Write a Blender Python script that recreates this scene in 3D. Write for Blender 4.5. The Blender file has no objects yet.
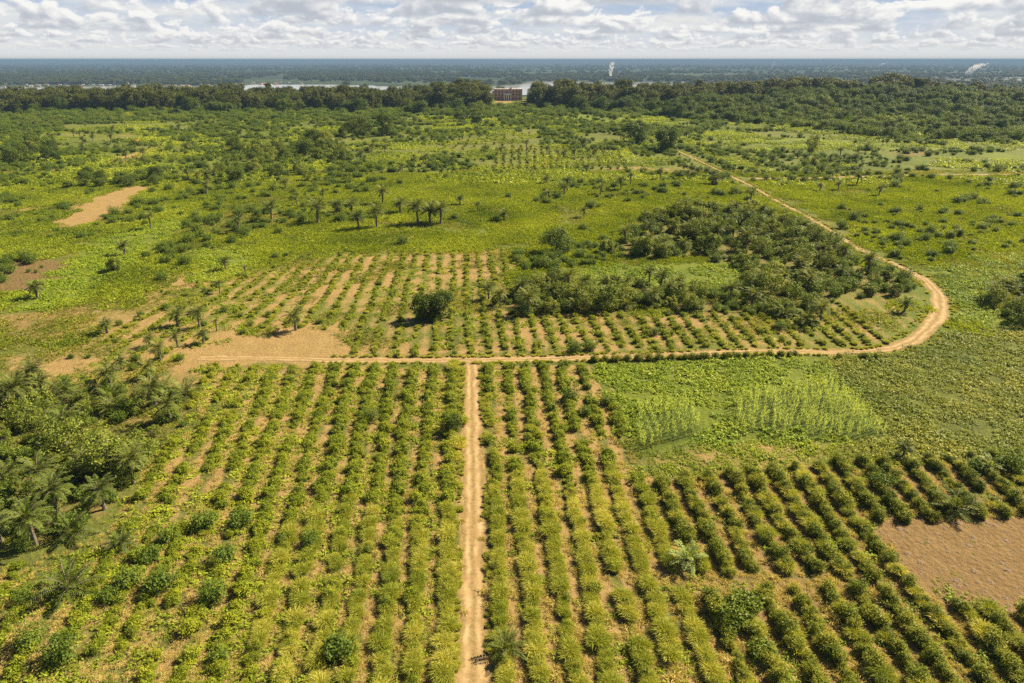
import bpy, math, random
import numpy as np
random.seed(7)
RNG = np.random.default_rng(7)
C = bpy.context.scene.collection
PI = math.pi
H = 50.0                              # drone height
F = 1024 * 24 / 36
TH = math.atan((341.5 - 59.6) / F)    # camera pitch below the horizon
CT, ST = math.cos(TH), math.sin(TH)
WATER = -45.0

# ------------------------------------------------------------------ layout helpers
def at(px, py, z=0.0):
    """ground point seen at a place of the photograph"""
    cx = (np.asarray(px, float) - 512) / F
    cy = (341.5 - np.asarray(py, float)) / F
    dz = -ST + cy * CT
    t = (z - H) / dz
    return cx * t, (CT + cy * ST) * t

def proj(x, y, z=0.0):
    d = y * CT - (z - H) * ST
    d = np.where(d < 1, 1, d)
    u = y * ST + (z - H) * CT
    return 512 + F * x / d, 341.5 - F * u / d

def sstep(a, b, v):
    t = np.clip((v - a) / (b - a), 0, 1)
    return t * t * (3 - 2 * t)

def vnoise(x, y, scale, seed=0):
    x = np.asarray(x, float) / scale + 57.3 * seed
    y = np.asarray(y, float) / scale + 31.7 * seed
    xi = np.floor(x).astype(np.int64); yi = np.floor(y).astype(np.int64)
    fx = x - xi; fy = y - yi
    fx = fx * fx * (3 - 2 * fx); fy = fy * fy * (3 - 2 * fy)
    def h(i, j):
        n = (i * 374761393 + j * 668265263 + seed * 982451653) & 0x7fffffff
        n = ((n ^ (n >> 13)) * 1274126177) & 0x7fffffff
        return ((n ^ (n >> 16)) & 0xffff) / 65535.0
    a = h(xi, yi) * (1 - fx) + h(xi + 1, yi) * fx
    b = h(xi, yi + 1) * (1 - fx) + h(xi + 1, yi + 1) * fx
    return a * (1 - fy) + b * fy

def fbm(x, y, scale, seed=0):
    return (vnoise(x, y, scale, seed) * 4 + vnoise(x, y, scale / 2.1, seed + 1) * 2 + vnoise(x, y, scale / 4.3, seed + 2)) / 7

def inpoly(px, py, poly):
    px = np.asarray(px, float); py = np.asarray(py, float)
    r = np.zeros(np.broadcast(px, py).shape, bool)
    n = len(poly)
    for i in range(n):
        x1, y1 = poly[i]; x2, y2 = poly[(i + 1) % n]
        if y1 == y2: continue
        c = ((y1 > py) != (y2 > py)) & (px < (x2 - x1) * (py - y1) / (y2 - y1) + x1)
        r ^= c
    return r

def polyline_dist(x, y, pts):
    d = np.full(np.shape(x), 1e9)
    for (x1, y1), (x2, y2) in zip(pts[:-1], pts[1:]):
        vx, vy = x2 - x1, y2 - y1
        t = np.clip(((x - x1) * vx + (y - y1) * vy) / (vx * vx + vy * vy + 1e-9), 0, 1)
        d = np.minimum(d, np.hypot(x - x1 - t * vx, y - y1 - t * vy))
    return d

def edge_soft(x, y, poly, w):
    """1 inside the polygon, falling to 0 over w metres outside it"""
    W = [tuple(float(v) for v in at(a, b)) for a, b in poly]
    ins = inpoly(x, y, W)
    d = polyline_dist(x, y, W + [W[0]])
    return np.where(ins, np.clip(.5 + d / (2 * w), 0, 1), np.clip(.5 - d / (2 * w), 0, 1))

# far river banks, as a distance for every bearing
FARB = [(-400, 89), (-100, 89), (30, 87.6), (100, 86.4), (180, 86.6), (300, 84.4), (380, 86.3), (430, 88), (488, 87.5), (522, 84.5),
        (530, 82.0), (560, 81.6), (600, 82.2), (680, 82.5), (800, 80.6), (930, 79.2), (1024, 78.8), (1300, 78.8)]
NEARB = [(-400, 96), (560, 95), (700, 84.5), (900, 82.0), (1300, 82.0)]
def bank(tab):
    t, d = [], []
    for a, b in tab:
        x, y = at(a, b, WATER); t.append(float(x / y)); d.append(float(y))
    return np.array(t), np.array(d)
FB, NB = bank(FARB), bank(NEARB)
def zt(x, y):
    x = np.asarray(x, float); y = np.asarray(y, float)
    z = -49 * sstep(1000, 1700, y)
    tq = x / np.maximum(y, 1)
    z = np.where(y > 1500, z + 5.0 * sstep(-20, 20, y - np.interp(tq, *FB)) + 5.0 * (1 - sstep(-20, 20, y - np.interp(tq, *NB))) * sstep(1500, 1700, y), z)
    amp = sstep(250, 520, y) * (1 - sstep(3000, 4000, y))
    z = z + amp * 2.2 * (vnoise(x, y, 130, 3) - .5)
    z = z + 7.0 * np.exp(-((x - 470) / 150) ** 2 - ((y - 860) / 110) ** 2)     # low rise under the tallest trees
    return z

# ------------------------------------------------------------------ regions of the picture (outlines on the ground)
R = dict(
 bare=[(186, 353), (240, 338), (300, 328), (345, 332), (333, 350), (328, 362), (240, 364), (195, 364)],
 sandy=[(40, 352), (85, 310), (150, 285), (235, 262), (290, 300), (332, 330), (240, 364), (190, 382), (95, 385), (0, 380), (0, 356)],
 sandy2=[(0, 380), (150, 372), (200, 372), (196, 400), (60, 386), (0, 398)],
 greenleft=[(55, 272), (95, 240), (140, 226), (200, 210), (172, 240), (135, 262), (108, 284), (92, 296), (40, 312), (0, 314), (0, 302)],
 brownleft=[(-20, 266), (30, 257), (74, 261), (68, 276), (46, 292), (-20, 302)],
 tanleft=[(0, 316), (60, 308), (100, 300), (85, 322), (60, 338), (0, 345)],
 bright=[(192, 252), (248, 246), (262, 262), (238, 278), (188, 282)],
 olivef=[(160, 232), (222, 214), (300, 207), (312, 222), (210, 236)],
 sandstrip=[(42, 228), (74, 206), (126, 186), (158, 184), (128, 210), (84, 227)],
 sandstrip2=[(-10, 222), (-10, 214), (45, 204), (52, 209)],
 sandstrip3=[(112, 160), (160, 146), (150, 154), (118, 164)],
 sandstrip4=[(28, 182), (60, 168), (54, 178)],
 fieldE=[(100, 345), (170, 292), (330, 253), (512, 248), (522, 296), (640, 314), (780, 300), (900, 296), (916, 320), (882, 346), (760, 347), (570, 355), (330, 357), (345, 335), (300, 328), (220, 330), (160, 372)],
 fieldA=[(196, 367), (462, 366), (459, 700), (-60, 700), (-60, 590), (60, 552), (110, 530), (150, 470), (192, 420)],
 fieldB=[(485, 365), (592, 365), (642, 468), (656, 480), (830, 464), (1060, 452), (1060, 700), (489, 700)],
 bareplot=[(872, 521), (1060, 518), (1060, 622), (990, 608), (940, 601), (905, 580)],
 dryline=[(655, 572), (760, 574), (905, 578), (915, 586), (760, 590), (700, 600), (660, 588)],
 strawpatch=[(640, 570), (690, 570), (700, 640), (690, 700), (620, 700), (625, 640)],
 peanut=[(594, 368), (760, 356), (816, 360), (850, 390), (884, 434), (862, 441), (730, 437), (690, 446), (640, 454)],
 cornA=[(735, 400), (770, 392), (830, 382), (886, 435), (856, 441), (735, 433)],
 cornB=[(632, 412), (690, 400), (702, 434), (642, 452)],
 dryfield=[(642, 455), (700, 442), (832, 441), (852, 466), (656, 480)],
 bigright=[(818, 362), (900, 352), (942, 332), (1070, 326), (1070, 452), (850, 464), (886, 437), (850, 390)],
 rightlush=[(918, 268), (1060, 238), (1060, 328), (946, 326), (950, 292)],
 midlush=[(575, 266), (700, 262), (752, 268), (730, 292), (590, 290)],
 meadow=[(300, 252), (250, 262), (235, 240), (330, 222), (540, 222), (575, 235), (540, 254)],
 meadow2=[(360, 175), (560, 168), (700, 182), (770, 210), (700, 206), (620, 225), (540, 222), (360, 212)],
 meadow3=[(690, 128), (1060, 145), (1060, 235), (930, 262), (800, 205), (750, 178), (690, 150)],
 redmid=[(560, 142), (588, 128), (640, 128), (640, 137), (560, 146)],
 redright=[(880, 152), (930, 148), (945, 154), (900, 157)],
 whitesand=[(600, 168), (640, 166), (700, 171), (690, 174), (610, 172)],
 sandyard=[(492, 100), (518, 100), (510, 103), (508, 107), (499, 107)],
 tanrows=[(440, 150), (460, 138), (535, 132), (540, 148)],
 T11=[(545, 262), (600, 235), (655, 224), (640, 252), (590, 268)],
 farrows=[(494, 147), (622, 150), (690, 171), (604, 174), (494, 171)],
 plot1=[(372, 148), (438, 144), (438, 158), (365, 164)],
 plot2=[(520, 112), (690, 117), (690, 124), (540, 121)],
 plot3=[(430, 187), (545, 181), (565, 190), (440, 196)],
 plot4=[(700, 133), (860, 141), (1000, 150), (880, 150), (720, 142)],
 plot5=[(60, 124), (200, 122), (190, 129), (70, 132)],
 plot6=[(980, 152), (1060, 158), (1060, 170), (990, 166)],
 T1=[(-30, 400), (55, 384), (150, 386), (194, 400), (192, 425), (152, 448), (132, 488), (100, 528), (40, 548), (-30, 552)],
 T2=[(600, 254), (640, 228), (690, 209), (758, 213), (800, 226), (850, 258), (905, 284), (918, 298), (850, 298), (800, 318), (770, 312), (745, 300), (742, 272), (700, 256), (640, 262)],
 T3=[(482, 300), (512, 296), (545, 275), (560, 292), (640, 286), (760, 296), (790, 318), (700, 312), (640, 312), (515, 316)],
 T4=[(222, 168), (240, 147), (330, 141), (362, 166), (356, 183), (220, 183)],
 T5=[(985, 302), (1030, 272), (1060, 300), (1060, 326), (1004, 322)],
 wood=[(600, 110), (1075, 96), (1075, 141), (900, 140), (780, 126), (690, 119)],
 T6=[(1030, 120), (980, 134), (1060, 146)],
 T7=[(340, 134), (352, 122), (376, 128), (374, 135)],
 T8=[(452, 124), (466, 108), (489, 109), (486, 126)],
 T9=[(0, 165), (10, 150), (55, 148), (60, 162)],
 T10=[(60, 190), (75, 178), (160, 176), (170, 186)],
)
TRACK1 = [(473, 720), (473, 683), (473, 600), (473, 500), (473, 430), (472, 390), (472, 362)]
TRACK2 = [(200, 358), (260, 358), (330, 360), (470, 360.5), (570, 358), (640, 356), (690, 354), (770, 351), (850, 353), (888, 350), (915, 341), (934, 322), (944, 302),
          (931, 284), (905, 268), (870, 255), (845, 240), (815, 220), (780, 203), (757, 189), (740, 180), (715, 168), (690, 156), (678, 150)]
TRACK3 = [(750, 178.5), (800, 178), (860, 176.5), (920, 175), (1000, 174.5), (1100, 174)]
def wline(pl):
    P = np.array([at(a, b) for a, b in pl], float)
    # smooth resample
    for _ in range(3):
        Q = [P[0]]
        for a, b in zip(P[:-1], P[1:]):
            Q += [a * .75 + b * .25, a * .25 + b * .75]
        Q.append(P[-1]); P = np.array(Q)
    return P
W1, W2, W3 = wline(TRACK1), wline(TRACK2), wline(TRACK3)
def track_d(x, y):
    return np.minimum(np.minimum(polyline_dist(x, y, W1), polyline_dist(x, y, W2)), polyline_dist(x, y, W3) + .4)

# crop row families: picture x of row k at picture height v
def famA(k, v): return np.interp(v, [365, 513, 683], [453, 448, 446]) - k * np.interp(v, [365, 513, 683, 760], [19.7, 26, 33.5, 37])
def famB(k, v): return np.interp(v, [365, 513, 683], [488, 497, 505]) + k * np.interp(v, [365, 513, 683, 760], [18.4, 25.2, 34.5, 38.5])
def famE(k, v):
    t = (v - 255) / 95.0
    return 478 + 9 * t + (12.5 + 4.5 * t) * k - np.where(k < 0, .28 * t * k * k, 0)
def kA(u, v): return (np.interp(v, [365, 513, 683], [453, 448, 446]) - u) / np.interp(v, [365, 513, 683, 760], [19.7, 26, 33.5, 37])
def kB(u, v): return (u - np.interp(v, [365, 513, 683], [488, 497, 505])) / np.interp(v, [365, 513, 683, 760], [18.4, 25.2, 34.5, 38.5])
def kE(u, v):
    k = (u - 478) / 13.0
    for _ in range(6):
        f = famE(k, v) - u
        k = k - f / (12.5 + 4.5 * (v - 255) / 95 + np.where(k < 0, -.56 * (v - 255) / 95 * k, 0))
    return k

# ------------------------------------------------------------------ materials
def mat(name):
    m = bpy.data.materials.new(name); m.use_nodes = True
    m.node_tree.nodes.clear()
    return m, m.node_tree.nodes, m.node_tree.links

def N(ns, t, **kw):
    n = ns.new(t)
    for k, v in kw.items():
        if k.startswith('i_'): n.inputs[k[2:].replace('_', ' ')].default_value = v
        else: setattr(n, k, v)
    return n

def math_node(ns, ls, op, a, b=None, c=None, clamp=False):
    n = ns.new('ShaderNodeMath'); n.operation = op; n.use_clamp = clamp
    for i, v in enumerate((a, b, c)):
        if v is None: continue
        if isinstance(v, (int, float)): n.inputs[i].default_value = v
        else: ls.new(v, n.inputs[i])
    return n.outputs[0]

def mixc(ns, ls, f, a, b, blend='MIX'):
    n = ns.new('ShaderNodeMix'); n.data_type = 'RGBA'; n.blend_type = blend
    for s, v in ((n.inputs[0], f), (n.inputs[6], a), (n.inputs[7], b)):
        if isinstance(v, (int, float)): s.default_value = v
        elif isinstance(v, tuple): s.default_value = (*v, 1)
        else: ls.new(v, s)
    return n.outputs[2]

def noise(ns, ls, vec, scale, detail=3, rough=.55, out='Fac'):
    n = ns.new('ShaderNodeTexNoise'); n.inputs['Scale'].default_value = scale
    n.inputs['Detail'].default_value = detail; n.inputs['Roughness'].default_value = rough
    ls.new(vec, n.inputs['Vector'])
    return n.outputs[0 if out == 'Fac' else 1]

def ramp(ns, ls, f, stops):
    n = ns.new('ShaderNodeValToRGB'); e = n.color_ramp.elements
    while len(e) < len(stops): e.new(.5)
    for el, (p, c) in zip(e, stops): el.position = p; el.color = (*c, 1)
    ls.new(f, n.inputs[0])
    return n.outputs[0]

def leaf_mat(name, cols, transl=.35, patch=45.0, wt=.45, wr=.3, wn=.9, rough=.55):
    m, ns, ls = mat(name)
    g = ns.new('ShaderNodeNewGeometry')
    a = N(ns, 'ShaderNodeAttribute', attribute_name='tint')
    oi = ns.new('ShaderNodeObjectInfo')
    nz = noise(ns, ls, g.outputs['Position'], 1.0 / patch, 3)
    f = math_node(ns, ls, 'MULTIPLY_ADD', a.outputs['Fac'], wt, math_node(ns, ls, 'MULTIPLY', oi.outputs['Random'], wr))
    f = math_node(ns, ls, 'ADD', f, math_node(ns, ls, 'MULTIPLY_ADD', nz, wn, -.5 * wn + .5 * (1 - wt - wr)), clamp=True)
    col = ramp(ns, ls, f, [(i / (len(cols) - 1), c) for i, c in enumerate(cols)])
    col = mixc(ns, ls, 1.0, col, (1.09, 1.13, .86), 'MULTIPLY')
    p = N(ns, 'ShaderNodeBsdfPrincipled'); p.inputs['Roughness'].default_value = rough
    p.inputs['Specular IOR Level'].default_value = .10
    ls.new(col, p.inputs['Base Color'])
    t = ns.new('ShaderNodeBsdfTranslucent')          # a leaf lets through about as much light as it reflects
    ls.new(mixc(ns, ls, 1.0, col, (1.55 * transl, 1.5 * transl, .55 * transl), 'MULTIPLY'), t.inputs['Color'])
    mx = ns.new('ShaderNodeAddShader')
    ls.new(p.outputs[0], mx.inputs[0]); ls.new(t.outputs[0], mx.inputs[1])
    o = ns.new('ShaderNodeOutputMaterial'); ls.new(mx.outputs[0], o.inputs['Surface'])
    return m

def plain_mat(name, c1, c2, scale=2.0, rough=.85):
    m, ns, ls = mat(name)
    tc = ns.new('ShaderNodeTexCoord')
    nz = noise(ns, ls, tc.outputs['Object'], scale, 5, .6)
    col = ramp(ns, ls, nz, [(.3, c1), (.7, c2)])
    p = N(ns, 'ShaderNodeBsdfPrincipled'); p.inputs['Roughness'].default_value = rough
    ls.new(col, p.inputs['Base Color'])
    o = ns.new('ShaderNodeOutputMaterial'); ls.new(p.outputs[0], o.inputs['Surface'])
    return m

M = {}
M['cassava'] = leaf_mat('cassava_leaf', [(.050, .075, .009), (.150, .168, .013), (.300, .270, .024)])
M['hedge'] = leaf_mat('hedge_leaf', [(.045, .064, .010), (.128, .140, .015), (.300, .250, .040)], wr=.4, wt=.4)
M['grass'] = leaf_mat('grass_blade', [(.110, .135, .016), (.235, .230, .038), (.400, .340, .100)], transl=.4, patch=12, wn=1.5, wr=.4)
M['drygrass'] = leaf_mat('dry_grass_blade', [(.22, .19, .06), (.34, .26, .11), (.43, .33, .16)], transl=.35)
M['herb'] = leaf_mat('herb_leaf', [(.050, .078, .010), (.160, .182, .014), (.245, .258, .028)], transl=.4, patch=28, wn=1.7, wr=.35)
M['lowcrop'] = leaf_mat('low_crop_leaf', [(.075, .115, .012), (.165, .205, .018), (.300, .295, .034)], transl=.35)
M['bush'] = leaf_mat('bush_leaf', [(.035, .060, .010), (.080, .110, .016), (.160, .170, .026)])
M['palm'] = leaf_mat('palm_leaflet', [(.034, .052, .009), (.085, .105, .017), (.215, .205, .045)], transl=.3)
M['tree'] = leaf_mat('tree_leaf', [(.038, .060, .009), (.112, .130, .020), (.225, .225, .050)], transl=.3, wt=.5, wr=.4, wn=1.1, patch=16)
M['olivecrop'] = leaf_mat('olive_crop_leaf', [(.060, .085, .010), (.135, .150, .018), (.240, .215, .036)], transl=.35, patch=18, wn=1.3)
M['forest'] = leaf_mat('forest_leaf', [(.028, .036, .008), (.060, .066, .013), (.120, .112, .025)], transl=.25, patch=70)
M['sparse'] = leaf_mat('thin_grass_blade', [(.055, .075, .012), (.165, .165, .032), (.300, .245, .080)], transl=.35, patch=20, wn=1.4)
M['darktree'] = leaf_mat('dark_tree_leaf', [(.026, .044, .009), (.062, .085, .014), (.130, .145, .026)], transl=.3)
M['corn'] = leaf_mat('corn_leaf', [(.15, .20, .05), (.30, .33, .11), (.45, .45, .20)], transl=.4)
M['bark'] = plain_mat('bark', (.09, .07, .05), (.20, .16, .12), 3)
M['palebark'] = plain_mat('pale_bark', (.22, .19, .15), (.36, .32, .26), 3)
M['brick'] = plain_mat('brick_wall', (.60, .33, .22), (.72, .43, .31), .4)
M['concrete'] = plain_mat('raw_concrete', (.34, .30, .27), (.46, .42, .38), .5)
M['whitepaint'] = plain_mat('white_render', (.78, .76, .72), (.86, .84, .81), .6)
M['dark'] = plain_mat('dark_interior', (.03, .025, .025), (.06, .05, .05), 1)
M['orange'] = plain_mat('orange_roofing', (.70, .13, .03), (.80, .20, .05), 1, .5)
M['wood'] = plain_mat('grey_wood', (.15, .11, .08), (.26, .2, .15), 4)
M['tin'] = plain_mat('rusty_tin', (.30, .15, .10), (.45, .33, .27), .15, .6)
M['tinlight'] = plain_mat('pale_tin', (.55, .52, .50), (.70, .66, .64), .15, .6)

# ------------------------------------------------------------------ ground
def build_grid(name, us, ys, y0, zf, attrs=None, mask=None):
    U, Y = np.meshgrid(us, ys)
    X = (Y + y0) * U
    Z = zf(X, Y)
    nv, nu = X.shape
    co = np.stack([X, Y, Z], -1).reshape(-1, 3)
    idx = np.arange(nv * nu).reshape(nv, nu)
    q = np.stack([idx[:-1, :-1], idx[:-1, 1:], idx[1:, 1:], idx[1:, :-1]], -1).reshape(-1, 4)
    if mask is not None:
        k = mask(co[q[:, 0], 0], co[q[:, 0], 1]) | mask(co[q[:, 2], 0], co[q[:, 2], 1])
        q = q[k]
    return co, q

def mesh_from(name, co, faces, mats, mi=None, tint=None, smooth=False):
    me = bpy.data.meshes.new(name)
    co = np.asarray(co, np.float32)
    if isinstance(faces, np.ndarray):
        nf, k = faces.shape
        me.vertices.add(len(co)); me.vertices.foreach_set('co', co.ravel())
        me.loops.add(nf * k); me.loops.foreach_set('vertex_index', faces.astype(np.int32).ravel())
        me.polygons.add(nf); me.polygons.foreach_set('loop_start', np.arange(0, nf * k, k, dtype=np.int32))
        me.update(calc_edges=True)
    else:
        me.from_pydata([tuple(map(float, c)) for c in co], [], faces)
    for m in mats: me.materials.append(m)
    if mi is not None: me.polygons.foreach_set('material_index', np.asarray(mi, np.int32))
    if tint is not None:
        at_ = me.attributes.new('tint', 'FLOAT', 'FACE'); at_.data.foreach_set('value', np.asarray(tint, np.float32))
    me.polygons.foreach_set('use_smooth', np.full(len(me.polygons), smooth))
    me.update()
    return me

def link(name, data, loc=(0, 0, 0), rz=0.0, sc=1.0, parent=None):
    o = bpy.data.objects.new(name, data); C.objects.link(o)
    o.location = loc; o.rotation_euler = (0, 0, rz)
    o.scale = (sc, sc, sc) if not isinstance(sc, tuple) else sc
    if parent is not None: o.parent = parent
    return o

def tag(o, label=None, cat=None, group=None, kind=None):
    if label: o['label'] = label
    if cat: o['category'] = cat
    if group: o['group'] = group
    if kind: o['kind'] = kind
    return o

def soil_masks(x, y):
    """soil, lush, dry, red for ground points"""
    u, v = proj(x, y)
    n1 = fbm(x, y, 24, 11); n2 = fbm(x, y, 7, 12); n3 = fbm(x, y, 80, 13)
    s = np.clip(.40 * (n2 - .2) + .45 * (n3 - .36) + .35 * (n1 - .5), 0, 1)
    l = np.clip(.5 + 1.2 * (n3 - .5) + .8 * (n1 - .5), 0, 1)
    d = np.clip(.35 + 1.4 * (n1 - .5) + .6 * (fbm(x, y, 60, 15) - .5), 0, 1)
    r = np.zeros_like(s)
    def reg(key, w, S=None, L=None, D=None, Rr=None):
        nonlocal s, l, d, r
        e = edge_soft(x, y, R[key], w)
        if S is not None: s = s * (1 - e) + e * S
        if L is not None: l = l * (1 - e) + e * L
        if D is not None: d = d * (1 - e) + e * D
        if Rr is not None: r = r * (1 - e) + e * Rr
    reg('meadow', 4, S=.05 + .15 * n2, L=.65 + .5 * (n1 - .5), D=.35 + .6 * (n1 - .5))
    reg('meadow2', 8, L=.6 + .6 * (n1 - .5), S=.05 + .12 * n2)
    reg('meadow3', 8, L=.6 + .8 * (n1 - .5), S=.08 + .14 * n2)
    reg('sandy', 3, S=.30 + .75 * (n2 - .1), D=.7)
    reg('sandy2', 3, S=.35 + .5 * n2, D=.6)
    reg('greenleft', 2.5, S=.05 + .2 * n2, L=.9 + .4 * (n1 - .5), D=.1)
    reg('tanleft', 3, S=.42 + .4 * n2, D=.9, L=.3, Rr=.4)
    reg('brownleft', 2, S=.6, Rr=.85)
    reg('bright', 2, L=1.0, S=.05, D=.05)
    reg('olivef', 2, L=.5, D=.55, S=.12)
    # ploughed rows: bare furrow, litter under the plants
    fur = lambda k: .5 - .5 * np.cos(2 * PI * k)          # 0 on the row, 1 mid furrow
    eE = edge_soft(x, y, R['fieldE'], 2)
    s = s * (1 - eE) + eE * np.clip(.25 + .36 * fur(kE(u, v)) + .7 * (n2 - .5) + .35 * (n1 - .5), 0, 1); d = d * (1 - eE) + eE * .55
    eA = edge_soft(x, y, R['fieldA'], 1.5)
    s = s * (1 - eA) + eA * np.clip(.16 + .58 * fur(kA(u, v)) ** 1.3 + .85 * (n2 - .5), 0, 1); d = d * (1 - eA) + eA * .85
    eB = edge_soft(x, y, R['fieldB'], 1)
    s = s * (1 - eB) + eB * np.clip(.25 + .6 * fur(kB(u, v)) ** 1.3 + .5 * (n2 - .5), 0, 1); d = d * (1 - eB) + eB * .85
    r = np.maximum(r, eB * .35 * sstep(640, 760, u))
    reg('bareplot', .8, S=.95, Rr=.62, D=.3)
    reg('dryline', .8, S=.55, D=1.0)
    reg('strawpatch', 1.5, S=.5 + .6 * (n2 - .5), D=1.0)
    reg('peanut', 1, S=.08 + .35 * n2, L=.8, D=.1)
    reg('cornA', .8, S=.0, L=0, D=0); reg('cornB', .8, S=.0, L=0, D=0)
    reg('dryfield', 1, S=.28 + .45 * n2, L=.9, D=.6)
    reg('bigright', 1.5, S=.05 + .18 * n2, L=.4, D=.45 + .6 * (n1 - .5))
    reg('rightlush', 3, S=.05 + .15 * n2, L=.85, D=.2)
    reg('midlush', 2, S=.05 + .2 * n2, L=.85, D=.1)
    for k in ('T1', 'T2', 'T3', 'T5'): reg(k, 2, S=.45, D=.6, Rr=.5)
    reg('T4', 4, D=.5, L=.2); reg('wood', 15, L=.15, D=.4)
    reg('farrows', 5, S=.02 + .36 * n2, L=.7, D=.4); reg('plot1', 5, S=.05 + .3 * n2, L=.6, D=.6); reg('plot2', 8, L=1, D=.1, S=.05); reg('plot3', 4, L=1, D=.2, S=.05)
    reg('plot4', 6, L=1, D=.1, S=.05); reg('plot5', 8, L=.8, D=.5, S=.1); reg('plot6', 6, L=1, D=.1, S=.03)
    reg('bare', 5.0, S=.75 + .5 * n2); reg('sandstrip', 2, S=1.0); reg('sandstrip2', 3, S=.7); reg('sandstrip3', 4, S=1.0); reg('sandstrip4', 4, S=1.0)
    reg('redmid', 4, S=.02 + .5 * n2, Rr=1.0); reg('redright', 4, S=.3 + .4 * n2, Rr=.8); reg('whitesand', 1.5, S=.2 + .6 * n2); reg('sandyard', 3, S=1.0)
    reg('tanrows', 6, S=.08 + .42 * n2, D=.7)
    td = track_d(x, y)
    e = 1 - sstep(.8, 2.6, td)
    s = np.maximum(s, e * (.85 - .35 * sstep(150, 220, y)))
    return np.clip(s, 0, 1), np.clip(l, 0, 1), np.clip(d, 0, 1), np.clip(r, 0, 1)

us = np.concatenate([np.linspace(-6, -1.0, 18)[:-1], np.linspace(-.98, .98, 460), np.linspace(1.0, 6, 18)[1:]])
ys = [-60.0]
while ys[-1] < 62000:
    y = ys[-1]
    ys.append(y + (4 if y < 20 else max(.45, .0055 * y) if y < 400 else .016 * y if y < 1000 else .035 * y))
ys = np.array(ys)
co, q = build_grid('ground', us, ys, 62.0, zt)
gm = mesh_from('ground', co, q, [], smooth=True)
xs_, ys_ = co[:, 0], co[:, 1]
sm = np.zeros((len(co), 4), np.float32)
near = (ys_ < 1100) & (ys_ > 20)
sm[:, 1] = .5; sm[:, 2] = .4; sm[:, 0] = .1
a, b, c, d = soil_masks(xs_[near], ys_[near])
sm[near, 0], sm[near, 1], sm[near, 2], sm[near, 3] = a, b, c, d
ca = gm.attributes.new('cover', 'FLOAT_COLOR', 'POINT'); ca.data.foreach_set('color', sm.ravel())

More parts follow.
